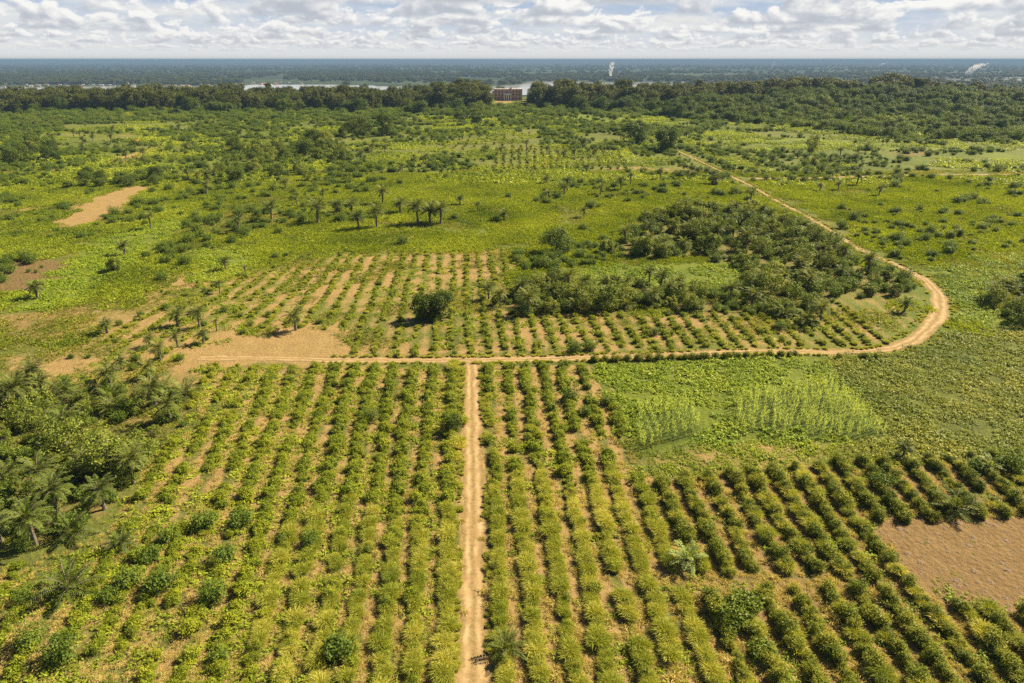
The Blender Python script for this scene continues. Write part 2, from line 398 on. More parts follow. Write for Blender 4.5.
def ground_material():
    m, ns, ls = mat('ground')
    g = ns.new('ShaderNodeNewGeometry'); P = g.outputs['Position']
    a = N(ns, 'ShaderNodeAttribute', attribute_name='cover')
    sp = ns.new('ShaderNodeSeparateColor'); ls.new(a.outputs['Color'], sp.inputs[0])
    soil, lush, dry = sp.outputs[0], sp.outputs[1], sp.outputs[2]; red = a.outputs['Alpha']
    nf = noise(ns, ls, P, 1.6, 6, .7); nm = noise(ns, ls, P, .35, 5, .65); nl = noise(ns, ls, P, .03, 4, .6)
    nx = noise(ns, ls, P, 6.0, 3, .6)
    grass = mixc(ns, ls, lush, (.090, .112, .015), (.190, .215, .025))
    grass = mixc(ns, ls, math_node(ns, ls, 'MULTIPLY_ADD', dry, 1.0, math_node(ns, ls, 'MULTIPLY_ADD', nm, .9, -.62), clamp=True), grass, mixc(ns, ls, nl, (.14, .135, .035), (.26, .215, .07)))
    grass = mixc(ns, ls, math_node(ns, ls, 'MULTIPLY', math_node(ns, ls, 'SUBTRACT', math_node(ns, ls, 'MULTIPLY_ADD', nx, .5, math_node(ns, ls, 'MULTIPLY', nf, .6)), .46), 4.5, clamp=True), grass, mixc(ns, ls, 1.0, grass, (.34, .42, .32), 'MULTIPLY'))
    n12 = noise(ns, ls, P, .11, 6, .68)
    grass = mixc(ns, ls, math_node(ns, ls, 'MULTIPLY', math_node(ns, ls, 'SUBTRACT', n12, .47), 5.0, clamp=True), grass, mixc(ns, ls, 1.0, grass, (.60, .68, .6), 'MULTIPLY'))
    sc = mixc(ns, ls, nm, (.190, .120, .042), (.37, .252, .098))
    sc = mixc(ns, ls, red, sc, mixc(ns, ls, nm, (.108, .062, .027), (.172, .106, .046)))
    sc = mixc(ns, ls, math_node(ns, ls, 'MULTIPLY', math_node(ns, ls, 'SUBTRACT', nf, .5), 3.2, clamp=True), sc, mixc(ns, ls, 1.0, sc, (.50, .46, .38), 'MULTIPLY'))
    sc = mixc(ns, ls, math_node(ns, ls, 'MULTIPLY', math_node(ns, ls, 'SUBTRACT', nx, .55), 2.5, clamp=True), sc, mixc(ns, ls, 1.0, sc, (1.25, 1.22, 1.2), 'MULTIPLY'))
    f = math_node(ns, ls, 'ADD', soil, math_node(ns, ls, 'MULTIPLY_ADD', nf, .7, math_node(ns, ls, 'MULTIPLY_ADD', nm, .7, -.7)))
    f = math_node(ns, ls, 'MULTIPLY', math_node(ns, ls, 'SUBTRACT', f, .36), 3.6, clamp=True)
    col = mixc(ns, ls, f, grass, sc)
    # the wooded lowland beyond the river and behind the tree belt
    spx = ns.new('ShaderNodeSeparateXYZ'); ls.new(P, spx.inputs[0])
    ff = math_node(ns, ls, 'DIVIDE', math_node(ns, ls, 'SUBTRACT', spx.outputs['Y'], 1000), 120, clamp=True)
    mp = ns.new('ShaderNodeMapping'); mp.inputs['Scale'].default_value = (.00065, .0011, 0); ls.new(P, mp.inputs[0])
    fz = noise(ns, ls, mp.outputs[0], 1.0, 8, .62)
    far = ramp(ns, ls, fz, [(.35, (.016, .030, .012)), (.55, (.040, .058, .020)), (.66, (.075, .085, .035)), (.74, (.17, .16, .085))])
    col = mixc(ns, ls, ff, col, far)
    p = N(ns, 'ShaderNodeBsdfPrincipled'); p.inputs['Roughness'].default_value = .95; p.inputs['Specular IOR Level'].default_value = .15
    ls.new(col, p.inputs['Base Color'])
    vo = ns.new('ShaderNodeTexVoronoi'); vo.inputs['Scale'].default_value = 1.5; vo.inputs['Randomness'].default_value = .9; ls.new(P, vo.inputs['Vector'])
    clod = math_node(ns, ls, 'MULTIPLY', math_node(ns, ls, 'SUBTRACT', 1.0, vo.outputs['Distance']), math_node(ns, ls, 'MULTIPLY', red, .75))
    bp = ns.new('ShaderNodeBump'); bp.inputs['Strength'].default_value = .9; bp.inputs['Distance'].default_value = .34
    ls.new(math_node(ns, ls, 'ADD', clod, math_node(ns, ls, 'ADD', nf, math_node(ns, ls, 'MULTIPLY', nx, .4))), bp.inputs['Height']); ls.new(bp.outputs[0], p.inputs['Normal'])
    o = ns.new('ShaderNodeOutputMaterial'); ls.new(p.outputs[0], o.inputs['Surface'])
    return m
gm.materials.append(ground_material())
tag(link('ground', gm), kind='structure')

# dirt tracks: strips with ragged edges just above the ground
def track_material():
    m, ns, ls = mat('dirt_track')
    g = ns.new('ShaderNodeNewGeometry'); P = g.outputs['Position']
    uv = N(ns, 'ShaderNodeAttribute', attribute_name='across')
    nf = noise(ns, ls, P, 2.2, 6, .7); nm = noise(ns, ls, P, .5, 4, .6); nx = noise(ns, ls, P, 7, 3, .6)
    c = mixc(ns, ls, nm, (.240, .150, .060), (.360, .242, .108))
    # pale wheel ruts, straw and weeds on the crown between them
    wv = math_node(ns, ls, 'MULTIPLY_ADD', math_node(ns, ls, 'SUBTRACT', noise(ns, ls, P, .22, 3, .6), .5), .9, uv.outputs['Fac'])
    rut = math_node(ns, ls, 'SUBTRACT', 1.0, math_node(ns, ls, 'MULTIPLY', math_node(ns, ls, 'ABSOLUTE', math_node(ns, ls, 'SUBTRACT', math_node(ns, ls, 'ABSOLUTE', wv), .45)), 3.2), clamp=True)
    c = mixc(ns, ls, math_node(ns, ls, 'MULTIPLY', rut, math_node(ns, ls, 'MULTIPLY_ADD', nm, 2.4, -.85), clamp=True), c, (.46, .34, .18))
    w = math_node(ns, ls, 'MULTIPLY', math_node(ns, ls, 'SUBTRACT', math_node(ns, ls, 'SUBTRACT', math_node(ns, ls, 'MULTIPLY_ADD', nx, .35, math_node(ns, ls, 'MULTIPLY', nf, .7)), .47), math_node(ns, ls, 'MULTIPLY', rut, .10)), 5.0, clamp=True)
    ab = math_node(ns, ls, 'ABSOLUTE', wv)
    weedy = math_node(ns, ls, 'ADD', math_node(ns, ls, 'MULTIPLY', math_node(ns, ls, 'SUBTRACT', ab, .62), 1.6, clamp=True), math_node(ns, ls, 'MULTIPLY', math_node(ns, ls, 'SUBTRACT', .22, ab), 2.2, clamp=True))
    w = math_node(ns, ls, 'ADD', w, math_node(ns, ls, 'MULTIPLY', weedy, math_node(ns, ls, 'MULTIPLY_ADD', nm, 2.4, -.6)), clamp=True)
    c = mixc(ns, ls, w, c, (.155, .108, .040))
    c = mixc(ns, ls, math_node(ns, ls, 'MULTIPLY', math_node(ns, ls, 'SUBTRACT', nx, .56), 2.2, clamp=True), c, (.44, .32, .17))
    p = N(ns, 'ShaderNodeBsdfPrincipled'); p.inputs['Roughness'].default_value = .95; p.inputs['Specular IOR Level'].default_value = .15
    ls.new(c, p.inputs['Base Color'])
    bp = ns.new('ShaderNodeBump'); bp.inputs['Strength'].default_value = .5; bp.inputs['Distance'].default_value = .15
    ls.new(nf, bp.inputs['Height']); ls.new(bp.outputs[0], p.inputs['Normal'])
    o = ns.new('ShaderNodeOutputMaterial'); ls.new(p.outputs[0], o.inputs['Surface'])
    return m
M['track'] = track_material()
def build_track(name, P, wf, lift):
    seg = np.hypot(*np.diff(P, axis=0).T); s = np.concatenate([[0], np.cumsum(seg)])
    n = int(s[-1] / .7) + 2
    t = np.linspace(0, s[-1], n)
    X = np.interp(t, s, P[:, 0]); Y = np.interp(t, s, P[:, 1])
    k_ = .5 + 1.3 * sstep(120, 190, Y)
    X = X + (fbm(t, t * 0, 9, 43) - .5) * k_ * (Y > 100); Y = Y + (fbm(t, t * 0 + 9, 13, 44) - .5) * k_ * (Y > 120)
    dx = np.gradient(X); dy = np.gradient(Y); L = np.hypot(dx, dy); nx, ny = dy / L, -dx / L
    w = wf(X, Y)
    cs = np.array([-1, -.75, -.5, -.25, 0, .25, .5, .75, 1.0])
    jit_l = (fbm(t, t * 0, 2.2, 41) - .5) * 1.5; jit_r = (fbm(t, t * 0 + 50, 2.2, 42) - .5) * 1.5
    V = []
    for c_ in cs:
        off = c_ * w + (jit_r if c_ > 0 else jit_l) * abs(c_)
        V.append(np.stack([X + nx * off, Y + ny * off], -1))
    V = np.stack(V, 1)
    co = np.concatenate([V, (zt(V[..., 0], V[..., 1]) + lift)[..., None]], -1).reshape(-1, 3)
    idx = np.arange(n * len(cs)).reshape(n, len(cs))
    q = np.stack([idx[:-1, :-1], idx[:-1, 1:], idx[1:, 1:], idx[1:, :-1]], -1).reshape(-1, 4)
    me = mesh_from(name, co, q[:, ::-1] if False else q, [M['track']], smooth=True)
    aa = me.attributes.new('across', 'FLOAT', 'POINT'); aa.data.foreach_set('value', np.tile(cs, n).astype(np.float32))
    return tag(link(name, me), kind='structure')
build_track('dirt_track', W1, lambda x, y: 1.25 + 0 * x, .012)
build_track('dirt_road', W2, lambda x, y: np.where(x < -15, 1.1, 1.15) - .6 * sstep(150, 230, y) + .9 * np.exp(-(((x - 88) / 14) ** 2 + ((y - 142) / 14) ** 2)), .02)
build_track('dirt_lane', W3, lambda x, y: 1.7 + 0 * x, .05)

# river
def water_material():
    m, ns, ls = mat('river_water')
    g = ns.new('ShaderNodeNewGeometry')
    p = N(ns, 'ShaderNodeBsdfPrincipled'); p.inputs['Roughness'].default_value = .10; p.inputs['Base Color'].default_value = (.42, .41, .37, 1)
    p.inputs['IOR'].default_value = 1.33
    bp = ns.new('ShaderNodeBump'); bp.inputs['Strength'].default_value = .03; bp.inputs['Distance'].default_value = .1
    ls.new(noise(ns, ls, g.outputs['Position'], .15, 3), bp.inputs['Height']); ls.new(bp.outputs[0], p.inputs['Normal'])
    o = ns.new('ShaderNodeOutputMaterial'); ls.new(p.outputs[0], o.inputs['Surface'])
    return m
co, q = build_grid('river', np.linspace(-1.6, 1.6, 60), np.linspace(1500, 4800, 60), 0, lambda x, y: x * 0 + WATER)
tag(link('river', mesh_from('river', co, q, [water_material()], smooth=True)), kind='structure')

# ------------------------------------------------------------------ plant meshes
class PB:
    """collects leaf quads and tubes"""
    def __init__(s): s.v = []; s.f = []; s.m = []; s.t = []; s.n = 0
    def leaves(s, P, D, Nn, L, W, mi=0, tint=None, bend=.0):
        n = len(P)
        D = D / (np.linalg.norm(D, axis=1, keepdims=True) + 1e-9)
        S = np.cross(D, Nn); S /= (np.linalg.norm(S, axis=1, keepdims=True) + 1e-9)
        L = np.broadcast_to(np.asarray(L, float), n)[:, None]; W = np.broadcast_to(np.asarray(W, float), n)[:, None]
        tip = P + D * L; tip[:, 2] -= bend * L[:, 0]
        mid = P + D * L * .48
        V = np.stack([P, mid + S * W / 2, tip, mid - S * W / 2], 1).reshape(-1, 3)
        s.v.append(V); s.f.append(np.arange(4 * n).reshape(n, 4) + s.n); s.n += 4 * n
        s.m.append(np.full(n, mi)); s.t.append(RNG.random(n) if tint is None else np.broadcast_to(tint, n))
    def tube(s, pts, rad, sides=5, mi=1):
        pts = np.asarray(pts, float); rad = np.asarray(rad, float); k = len(pts)
        T = np.gradient(pts, axis=0); T /= (np.linalg.norm(T, axis=1, keepdims=True) + 1e-9)
        ref = np.array([1., 0, 0]) if abs(T[0][0]) < .8 else np.array([0, 1., 0])
        A = np.cross(T, ref); A /= (np.linalg.norm(A, axis=1, keepdims=True) + 1e-9); B = np.cross(T, A)
        an = np.arange(sides) * 2 * PI / sides
        V = pts[:, None] + rad[:, None, None] * (A[:, None] * np.cos(an)[None, :, None] + B[:, None] * np.sin(an)[None, :, None])
        idx = np.arange(k * sides).reshape(k, sides) + s.n
        q = np.stack([idx[:-1], np.roll(idx, -1, 1)[:-1], np.roll(idx, -1, 1)[1:], idx[1:]], -1).reshape(-1, 4)
        s.v.append(V.reshape(-1, 3)); s.f.append(q); s.n += k * sides
        s.m.append(np.full(len(q), mi)); s.t.append(np.full(len(q), .5))
    def mesh(s, name, mats):
        return mesh_from(name, np.concatenate(s.v), np.concatenate(s.f), mats, np.concatenate(s.m), np.concatenate(s.t))

def rdir(n):
    v = RNG.normal(size=(n, 3)); return v / np.linalg.norm(v, axis=1, keepdims=True)

def clump(pb, c, r, n, L, W, mi=0, up=.5, squash=.8, tint0=None, droop=.25):
    """a cluster of leaves spread through a lumpy ball"""
    d = rdir(n); rad = r * RNG.random(n) ** .42
    P = np.asarray(c)[None] + d * rad[:, None] * np.array([1, 1, squash])[None]
    nn = d * .6 + rdir(n) * .7 + np.array([0, 0, up])[None]
    nn /= np.linalg.norm(nn, axis=1, keepdims=True)
    D = np.cross(nn, rdir(n)); D += d * .35; D[:, 2] -= droop
    t = RNG.random(n) * .7 + (RNG.random() * .3 if tint0 is None else tint0)
    pb.leaves(P, D, nn, L * (.7 + .6 * RNG.random(n)), W * (.7 + .6 * RNG.random(n)), mi, np.clip(t, 0, 1))

def make_shrub(name, r, h, n, L, W, leaf, nst=6):
    pb = PB()
    for i in range(nst):
        a = i * 2.4 + RNG.random(); rr = r * (.25 + .6 * RNG.random()) if i else 0
        hh = h * (.6 + .4 * RNG.random()) if i else h
        top = np.array([math.cos(a) * rr, math.sin(a) * rr, hh * .78])
        pb.tube([(top[0] * .15, top[1] * .15, -.1), top * .55 + np.array([0, 0, .05]), top], [.03, .022, .012], 4)
        cr = max(r * .48, .2) * (.75 + .5 * RNG.random())
        clump(pb, top, cr, n // nst // 2, L, W)
        clump(pb, top * np.array([.75, .75, .5]), cr * 1.05, n // nst // 2, L, W)
    return pb.mesh(name, [leaf, M['bark']])

def make_grass(name, r, h, n, leaf, W=.035, lay=.55):
    pb = PB()
    a = RNG.random(n) * 2 * PI; rr = r * np.sqrt(RNG.random(n))
    P = np.stack([np.cos(a) * rr, np.sin(a) * rr, np.zeros(n) - .03], -1)
    b = RNG.random(n) * 2 * PI
    out = np.stack([np.cos(b), np.sin(b), np.zeros(n)], -1) * (.25 + lay * RNG.random(n))[:, None] + P * np.array([1, 1, 0]) * .10 / max(r, .1) + np.array([RNG.normal() * .12, RNG.normal() * .12, 0])
    D = out + np.array([0, 0, 1.0])
    L1 = h * (.22 + .62 * RNG.random(n))
    nn = rdir(n); tt = RNG.random(n)
    pb.leaves(P, D, nn, L1, W * 1.3, 0, tt)
    Dn = D / np.linalg.norm(D, axis=1, keepdims=True)
    P2 = P + Dn * (L1 * .5)[:, None]
    D2 = out * 1.7 + np.array([0, 0, .5])
    pb.leaves(P2, D2, nn, L1 * .85, W * 1.6, 0, tt, bend=.25)
    return pb.mesh(name, [leaf])

def make_patch(name, size, ntuft, leaf, hr, nl, L, W, grassy=True):
    """a patch of low ground cover"""
    pb = PB()
    for i in range(ntuft):
        a = RNG.random() * 2 * PI; q = size * .5 * math.sqrt(RNG.random()) * (1 + .25 * math.sin(3 * a + size))
        c = np.array([math.cos(a) * q, math.sin(a) * q, 0]); s = .5 + RNG.random() ** 2 * 1.2
        t0 = RNG.random() * .4
        if grassy:
            n = nl; b = RNG.random(n) * 2 * PI
            P = c + np.stack([np.cos(b), np.sin(b), np.zeros(n)], -1) * (.18 * s * RNG.random(n))[:, None]; P[:, 2] -= .02
            D = np.stack([np.cos(b), np.sin(b), .5 + 1.2 * RNG.random(n)], -1)
            pb.leaves(P, D, rdir(n), hr * s * (.6 + .6 * RNG.random(n)), W * s, 0, np.clip(t0 + RNG.random(n) * .6, 0, 1), bend=.2)
        else:
            clump(pb, c + np.array([0, 0, hr * s * .45]), hr * s, nl, L * s, W * s, up=1.2, squash=.6, tint0=t0, droop=.1)
    return pb.mesh(name, [leaf])

def make_palm(name, trunk_h, nfr, fl, droop=1.0, lw=.11, nl=19):
    """returns trunk mesh and crown mesh"""
    tb = PB(); z = np.linspace(-.15, trunk_h, 6); k = 1 if trunk_h > 1 else .6
    lean = RNG.normal(size=2) * .04 * trunk_h
    pts = np.stack([lean[0] * (z / max(trunk_h, .1)) ** 2, lean[1] * (z / max(trunk_h, .1)) ** 2, z], -1)
    tb.tube(pts, np.array([.34, .26, .22, .21, .24, .30]) * k, 8, 0)
    # stubs of cut frond bases
    n = 26; a = np.arange(n) * 2.4; zz = np.linspace(trunk_h * .45, trunk_h, n)
    P = np.stack([np.cos(a) * .2 * k, np.sin(a) * .2 * k, zz], -1); P[:, :2] += lean * ((zz / max(trunk_h, .1)) ** 2)[:, None]
    D = np.stack([np.cos(a), np.sin(a), np.full(n, 1.2)], -1)
    tb.leaves(P, D, np.stack([np.cos(a), np.sin(a), np.zeros(n)], -1), .28, .16, 0)
    trunk = tb.mesh(name + '_trunk', [M['bark']])
    pb = PB(); top = pts[-1]
    for i in range(nfr):
        q = i / (nfr - 1); az = i * 2.39996 + RNG.random() * .25
        el = math.radians(82 - 88 * q ** .85 + RNG.normal() * 5)
        L = fl * (.72 + .33 * math.sin(PI * min(1, .25 + q * .75))) * (.92 + .16 * RNG.random())
        m = 8; p = top.copy(); P = [p.copy()]; e = el; dl = L / m; Ds = []
        tw = RNG.normal() * .05
        for j in range(m):
            d = np.array([math.cos(e) * math.cos(az), math.cos(e) * math.sin(az), math.sin(e)])
            p = p + d * dl; P.append(p.copy()); Ds.append(d)
            e -= droop * (.10 + .20 * (j / m)) * (1 if e > -1.2 else .1); az += tw
        P = np.array(P); Ds.append(Ds[-1]); Ds = np.array(Ds)
        pb.tube(P, np.linspace(.045, .012, m + 1), 3, 1)
        s = np.linspace(.14, 1, nl); fi = s * m
        i0 = np.minimum(fi.astype(int), m - 1); fr = fi - i0
        Q = P[i0] * (1 - fr)[:, None] + P[np.minimum(i0 + 1, m)] * fr[:, None]; T = Ds[i0]
        side = np.cross(T, np.array([0, 0, 1.0])); side /= (np.linalg.norm(side, axis=1, keepdims=True) + 1e-6)
        upv = np.cross(side, T)
        ll = fl * .19 * np.sin(np.clip(.25 + s * .72, 0, 1) * PI) ** .7 + .05
        t0 = .25 + .35 * (1 - q) * RNG.random() + (0.5 if q > .93 and RNG.random() < .5 else 0)
        for sg in (-1, 1):
            D = side * sg + T * .55 + upv * (RNG.normal(size=(nl, 1)) * .22 + .12)
            D[:, 2] -= .25
            pb.leaves(Q.copy(), D, upv + side * sg * .2, ll * (.85 + .3 * RNG.random(nl)), lw * (.8 + .5 * RNG.random(nl)), 0, np.clip(t0 - .1 + RNG.random(nl) * .5, 0, 1), bend=.12)
    return trunk, pb.mesh(name + '_crown', [M['palm'], M['bark']])

def make_tree(name, h, cr, ch, ncl, nleaf, L, W, leaf, bark, flat=False, tr=None, clr=None):
    """tapered trunk with limbs, crown of many leaf clusters; returns trunk mesh and crown mesh"""
    tb = PB(); pb = PB(); th = h - ch * .75; tr = tr or h * .018
    bend = RNG.normal(size=2) * .03 * h
    base = np.array([0, 0, -.3]); fork = np.array([bend[0], bend[1], th])
    tb.tube([base, np.array([bend[0] * .3, bend[1] * .3, th * .35]), np.array([bend[0] * .7, bend[1] * .7, th * .7]), fork], [tr * 1.5, tr * 1.05, tr * .9, tr * .75], 7, 0)
    for i in range(ncl):
        a = i * 2.4 + RNG.random() * .9
        w = math.sqrt((i + .5) / ncl)
        if flat:
            z = h - ch * (.25 + .5 * w * RNG.random()); rr = cr * w
        else:
            q = RNG.random(); z = h - ch * (.12 + .88 * q); prof = math.sin(PI * min(1, .18 + .82 * q) * .9) ** .7
            rr = cr * prof * (.45 + .55 * RNG.random())
        c = np.array([bend[0] + math.cos(a) * rr, bend[1] + math.sin(a) * rr, z])
        r = (clr or cr * .36) * (.65 + .7 * RNG.random())
        clump(pb, c, r, int(nleaf / ncl * (r / (clr or cr * .36)) ** 1.3) + 4, L, W, squash=.6 if flat else .8)
        if i % 2 == 0 or ncl < 16:
            mid = fork * .5 + c * .5 + np.array([0, 0, -.08 * ch])
            st = fork if i % 4 else np.array([bend[0] * .8, bend[1] * .8, th * .8])
            tb.tube([st, mid, c], [tr * .42, tr * .28, tr * .1], 4, 0)
    return tb.mesh(name + '_trunk', [bark]), pb.mesh(name + '_crown', [leaf])

# variants
V = {}
V['cassava'] = [make_shrub('cassava_shrub', [.55, .7, .85, 1.0][i], [.9, 1.35, 1.1, 1.5][i], 620 + 90 * i, .23, .12, M['cassava'], 7 + i) for i in range(4)]
V['hedge'] = [make_shrub('hedge_shrub', .72 + .10 * i, 1.4 + .18 * i, 950, .22, .10, M['hedge'], 9 + i) for i in range(4)]
V['grass'] = [make_grass('grass_clump', .40 + .05 * i, 1.15 + .2 * i, 900, M['grass'], W=.026, lay=.26) for i in range(4)]
V['drygrass'] = [make_grass('dry_grass_clump', .4 + .1 * i, .8, 110, M['drygrass'], lay=1.1) for i in range(3)]
V['bush'] = [make_shrub('bush', 1.25 + .25 * i, 1.7 + .4 * i, 1150, .32, .16, M['bush'], 12 + i) for i in range(4)]
V['herb'] = [make_patch('herb_patch', 3.0, 34, M['herb'], .22, 14, .22, .11, False) for i in range(3)]
V['meadow'] = [make_patch('meadow_patch', 9.5, 210, M['herb'], .75, 7, .3, .13, True) for i in range(4)]
V['meadowfar'] = [make_patch('rough_patch', 17, 230, M['herb'], .55, 9, .62, .34, False) for i in range(4)]
V['lowcrop'] = [make_patch('low_crop_patch', 4.2, 80, M['lowcrop'], .27, 16, .25, .15, False) for i in range(4)]
V['corn'] = []
for i in range(4):
    pb = PB(); hh = 2.0 + .15 * i
    pb.tube([(0, 0, -.05), (0, 0, hh * .5), (.03, 0, hh)], [.025, .02, .01], 5, 0)
    n = 9
    for j in range(n):
        a = j * 2.6 + RNG.random() * .5; z = hh * (.18 + .72 * j / n)
        d = np.array([[math.cos(a), math.sin(a), 1.0]]); p0 = np.array([[0, 0, z]])
        nn = np.array([[-math.cos(a) * .7, -math.sin(a) * .7, .7]])
        d[0, 2] = 2.6; pb.leaves(p0, d, nn, .55, .12, 0); p1 = p0 + d / np.linalg.norm(d) * .26
        pb.leaves(p1, np.array([[math.cos(a), math.sin(a), -.15]]), np.array([[0, 0, 1.]]), .26, .09, 0, bend=.5)
    clump(pb, (0.03, 0, hh + .1), .16, 12, .25, .03, tint0=.6, droop=-.5)
    V['corn'].append(pb.mesh('corn_plant', [M['corn']]))
PALM = [make_palm('palm', 3.0, 27, 2.6, .85), make_palm('palm', 2.2, 25, 2.4, .95), make_palm('palm', 4.0, 22, 2.3, 1.0), make_palm('palm', .4, 22, 3.0, .75), make_palm('palm', 3.5, 29, 2.8, .9), make_palm('palm', .7, 24, 2.6, .8)]
M['palepalm'] = leaf_mat('pale_palm_leaflet', [(.10, .13, .04), (.22, .25, .09), (.40, .40, .18)], transl=.3)
pc_ = PALM[5][1].copy(); pc_.materials[0] = M['palepalm']; PALM.append((PALM[5][0], pc_))
TREE = [make_tree('tree', 4.4 + .8 * i, 2.0 + .3 * i, 4.2 + .6 * i, 22 + i, 1900, .46, .24, M['tree'], M['palebark']) for i in range(5)]
DENSE = [make_tree('dense_tree', 6.0 + i, 3.2 + .3 * i, 5.6 + i, 34, 3800, .46, .24, M['darktree'], M['bark']) for i in range(3)]
FOREST = [make_tree('forest_tree', [17, 22, 19, 25, 20, 23][i], 6.6 + .7 * (i % 3), [15.5, 19, 17, 21, 18, 19][i], 34, 2400, 1.3, .8, M['forest'], M['palebark']) for i in range(6)]
UMB = [make_tree('spreading_tree', 29, 11.0, 9.0, 30, 2200, 1.3, .8, M['forest'], M['bark'], flat=True, tr=.6), make_tree('spreading_tree', 31, 9.0, 12.0, 26, 1900, 1.3, .8, M['forest'], M['bark'], flat=True, tr=.6)]

# ------------------------------------------------------------------ things from variants
def single(name, me, x, y, sc, label, cat, group, rz=None):
    z = float(zt(x, y))
    return tag(link(name, me, (float(x), float(y), z), random.random() * 6.28 if rz is None else rz, sc), label, cat, group)
def two_part(name, pair, x, y, sc, label, cat, group=None, parts=('trunk', 'crown'), rz=None):
    e = tag(link(name, None, (float(x), float(y), float(zt(x, y))), random.random() * 6.28 if rz is None else rz, sc), label, cat, group)
    link(parts[0], pair[0], parent=e); link(parts[1], pair[1], parent=e)
    return e

def gn_stuff(name, xy, rot, sc, var, sources, label, cat, z=None):
    """one object that scatters copies of the given things over its points"""
    n = len(xy)
    zz = zt(xy[:, 0], xy[:, 1]) if z is None else z
    me = bpy.data.meshes.new(name); me.vertices.add(n)
    me.vertices.foreach_set('co', np.stack([xy[:, 0], xy[:, 1], zz], -1).astype(np.float32).ravel())
    r = np.zeros((n, 3), np.float32); r[:, 2] = rot
    a = me.attributes.new('rot', 'FLOAT_VECTOR', 'POINT'); a.data.foreach_set('vector', r.ravel())
    s3 = np.asarray(sc, np.float32); s3 = np.repeat(s3[:, None], 3, 1) if s3.ndim == 1 else s3
    a = me.attributes.new('size', 'FLOAT_VECTOR', 'POINT'); a.data.foreach_set('vector', s3.ravel())
    a = me.attributes.new('which', 'INT', 'POINT'); a.data.foreach_set('value', np.asarray(var, np.int32))
    o = tag(link(name, me), label, cat, None, 'stuff')
    ng = bpy.data.node_groups.new(name, 'GeometryNodeTree')
    ng.interface.new_socket('Geometry', in_out='INPUT', socket_type='NodeSocketGeometry')
    ng.interface.new_socket('Geometry', in_out='OUTPUT', socket_type='NodeSocketGeometry')
    ns, ls = ng.nodes, ng.links
    gi = ns.new('NodeGroupInput'); go = ns.new('NodeGroupOutput'); jn = ns.new('GeometryNodeJoinGeometry')
    def named(t, nm):
        k = ns.new('GeometryNodeInputNamedAttribute'); k.data_type = t; k.inputs['Name'].default_value = nm
        return next(s for s in k.outputs if s.enabled and s.name == 'Attribute')
    ra, sa, wa = named('FLOAT_VECTOR', 'rot'), named('FLOAT_VECTOR', 'size'), named('INT', 'which')
    for i, srcs in enumerate(sources):
        cmp_ = ns.new('FunctionNodeCompare'); cmp_.data_type = 'INT'; cmp_.operation = 'EQUAL'
        ins = [s for s in cmp_.inputs if s.enabled and s.type == 'INT']
        ls.new(wa, ins[0]); ins[1].default_value = i
        for src in srcs:
            oi = ns.new('GeometryNodeObjectInfo'); oi.transform_space = 'ORIGINAL'
            oi.inputs['Object'].default_value = src; oi.inputs['As Instance'].default_value = True
            ip = ns.new('GeometryNodeInstanceOnPoints')
            ls.new(gi.outputs[0], ip.inputs['Points']); ls.new(cmp_.outputs[0], ip.inputs['Selection'])
            ls.new(oi.outputs['Geometry'], ip.inputs['Instance']); ls.new(ra, ip.inputs['Rotation']); ls.new(sa, ip.inputs['Scale'])
            ls.new(ip.outputs[0], jn.inputs[0])
    ls.new(jn.outputs[0], go.inputs[0])
    md = o.modifiers.new('scatter', 'NODES'); md.node_group = ng
    return o

def patch_sources(kind, name, label, cat):
    """the patches of a cover, each linked once, then scattered"""
    out = []
    for me in V[kind]: out.append(me)
    return out

# ------------------------------------------------------------------ crop rows
rows = {'cassava': [], 'hedge': [], 'grass': [], 'drygrass': []}
def row_points(fam, k, v0, v1, ds):
    vv = np.linspace(v0, v1, 900); uu = fam(k, vv)
    x, y = at(uu, vv)
    s = np.concatenate([[0], np.cumsum(np.hypot(np.diff(x), np.diff(y)))])
    t = np.arange(0, s[-1], ds)
    return np.interp(t, s, x), np.interp(t, s, y), np.interp(t, s, uu), np.interp(t, s, vv)

def add_rows(fam, ks, v0, v1, field, rule, ds=.5):
    for k in ks:
        x, y, u, v = row_points(fam, k, v0, v1, ds)
        ok = inpoly(u, v, R[field])
        for key in ('bare', 'bareplot'):
            ok &= ~inpoly(u, v, R[key])
        ok &= track_d(x, y) > 1.75
        wob = (vnoise(y * 1.0, y * 0 + k * 7.7, 9, 5) - .5) * .9
        x = x + wob + RNG.normal(size=len(x)) * .13; y = y + RNG.normal(size=len(x)) * .15
        g = fbm(x, y, 6, 21); big = fbm(x, y, 26, 22)
        for i in np.nonzero(ok)[0]:
            r = rule(float(u[i]), float(v[i]), float(g[i]), float(big[i]))
            if r is None: continue
            for kind, sc in r:
                m_, spread, f_ = {'cassava': (2, .27, .62), 'grass': (3, .09, .68), 'hedge': (2, .16, .68), 'drygrass': (1, .8, 1.0)}[kind]
                for _ in range(m_):
                    q = random.random()
                    rows[kind].append((x[i] + random.gauss(0, spread), y[i] + random.gauss(0, .3), sc * f_ * (.50 + .66 * q + .5 * q ** 8)))

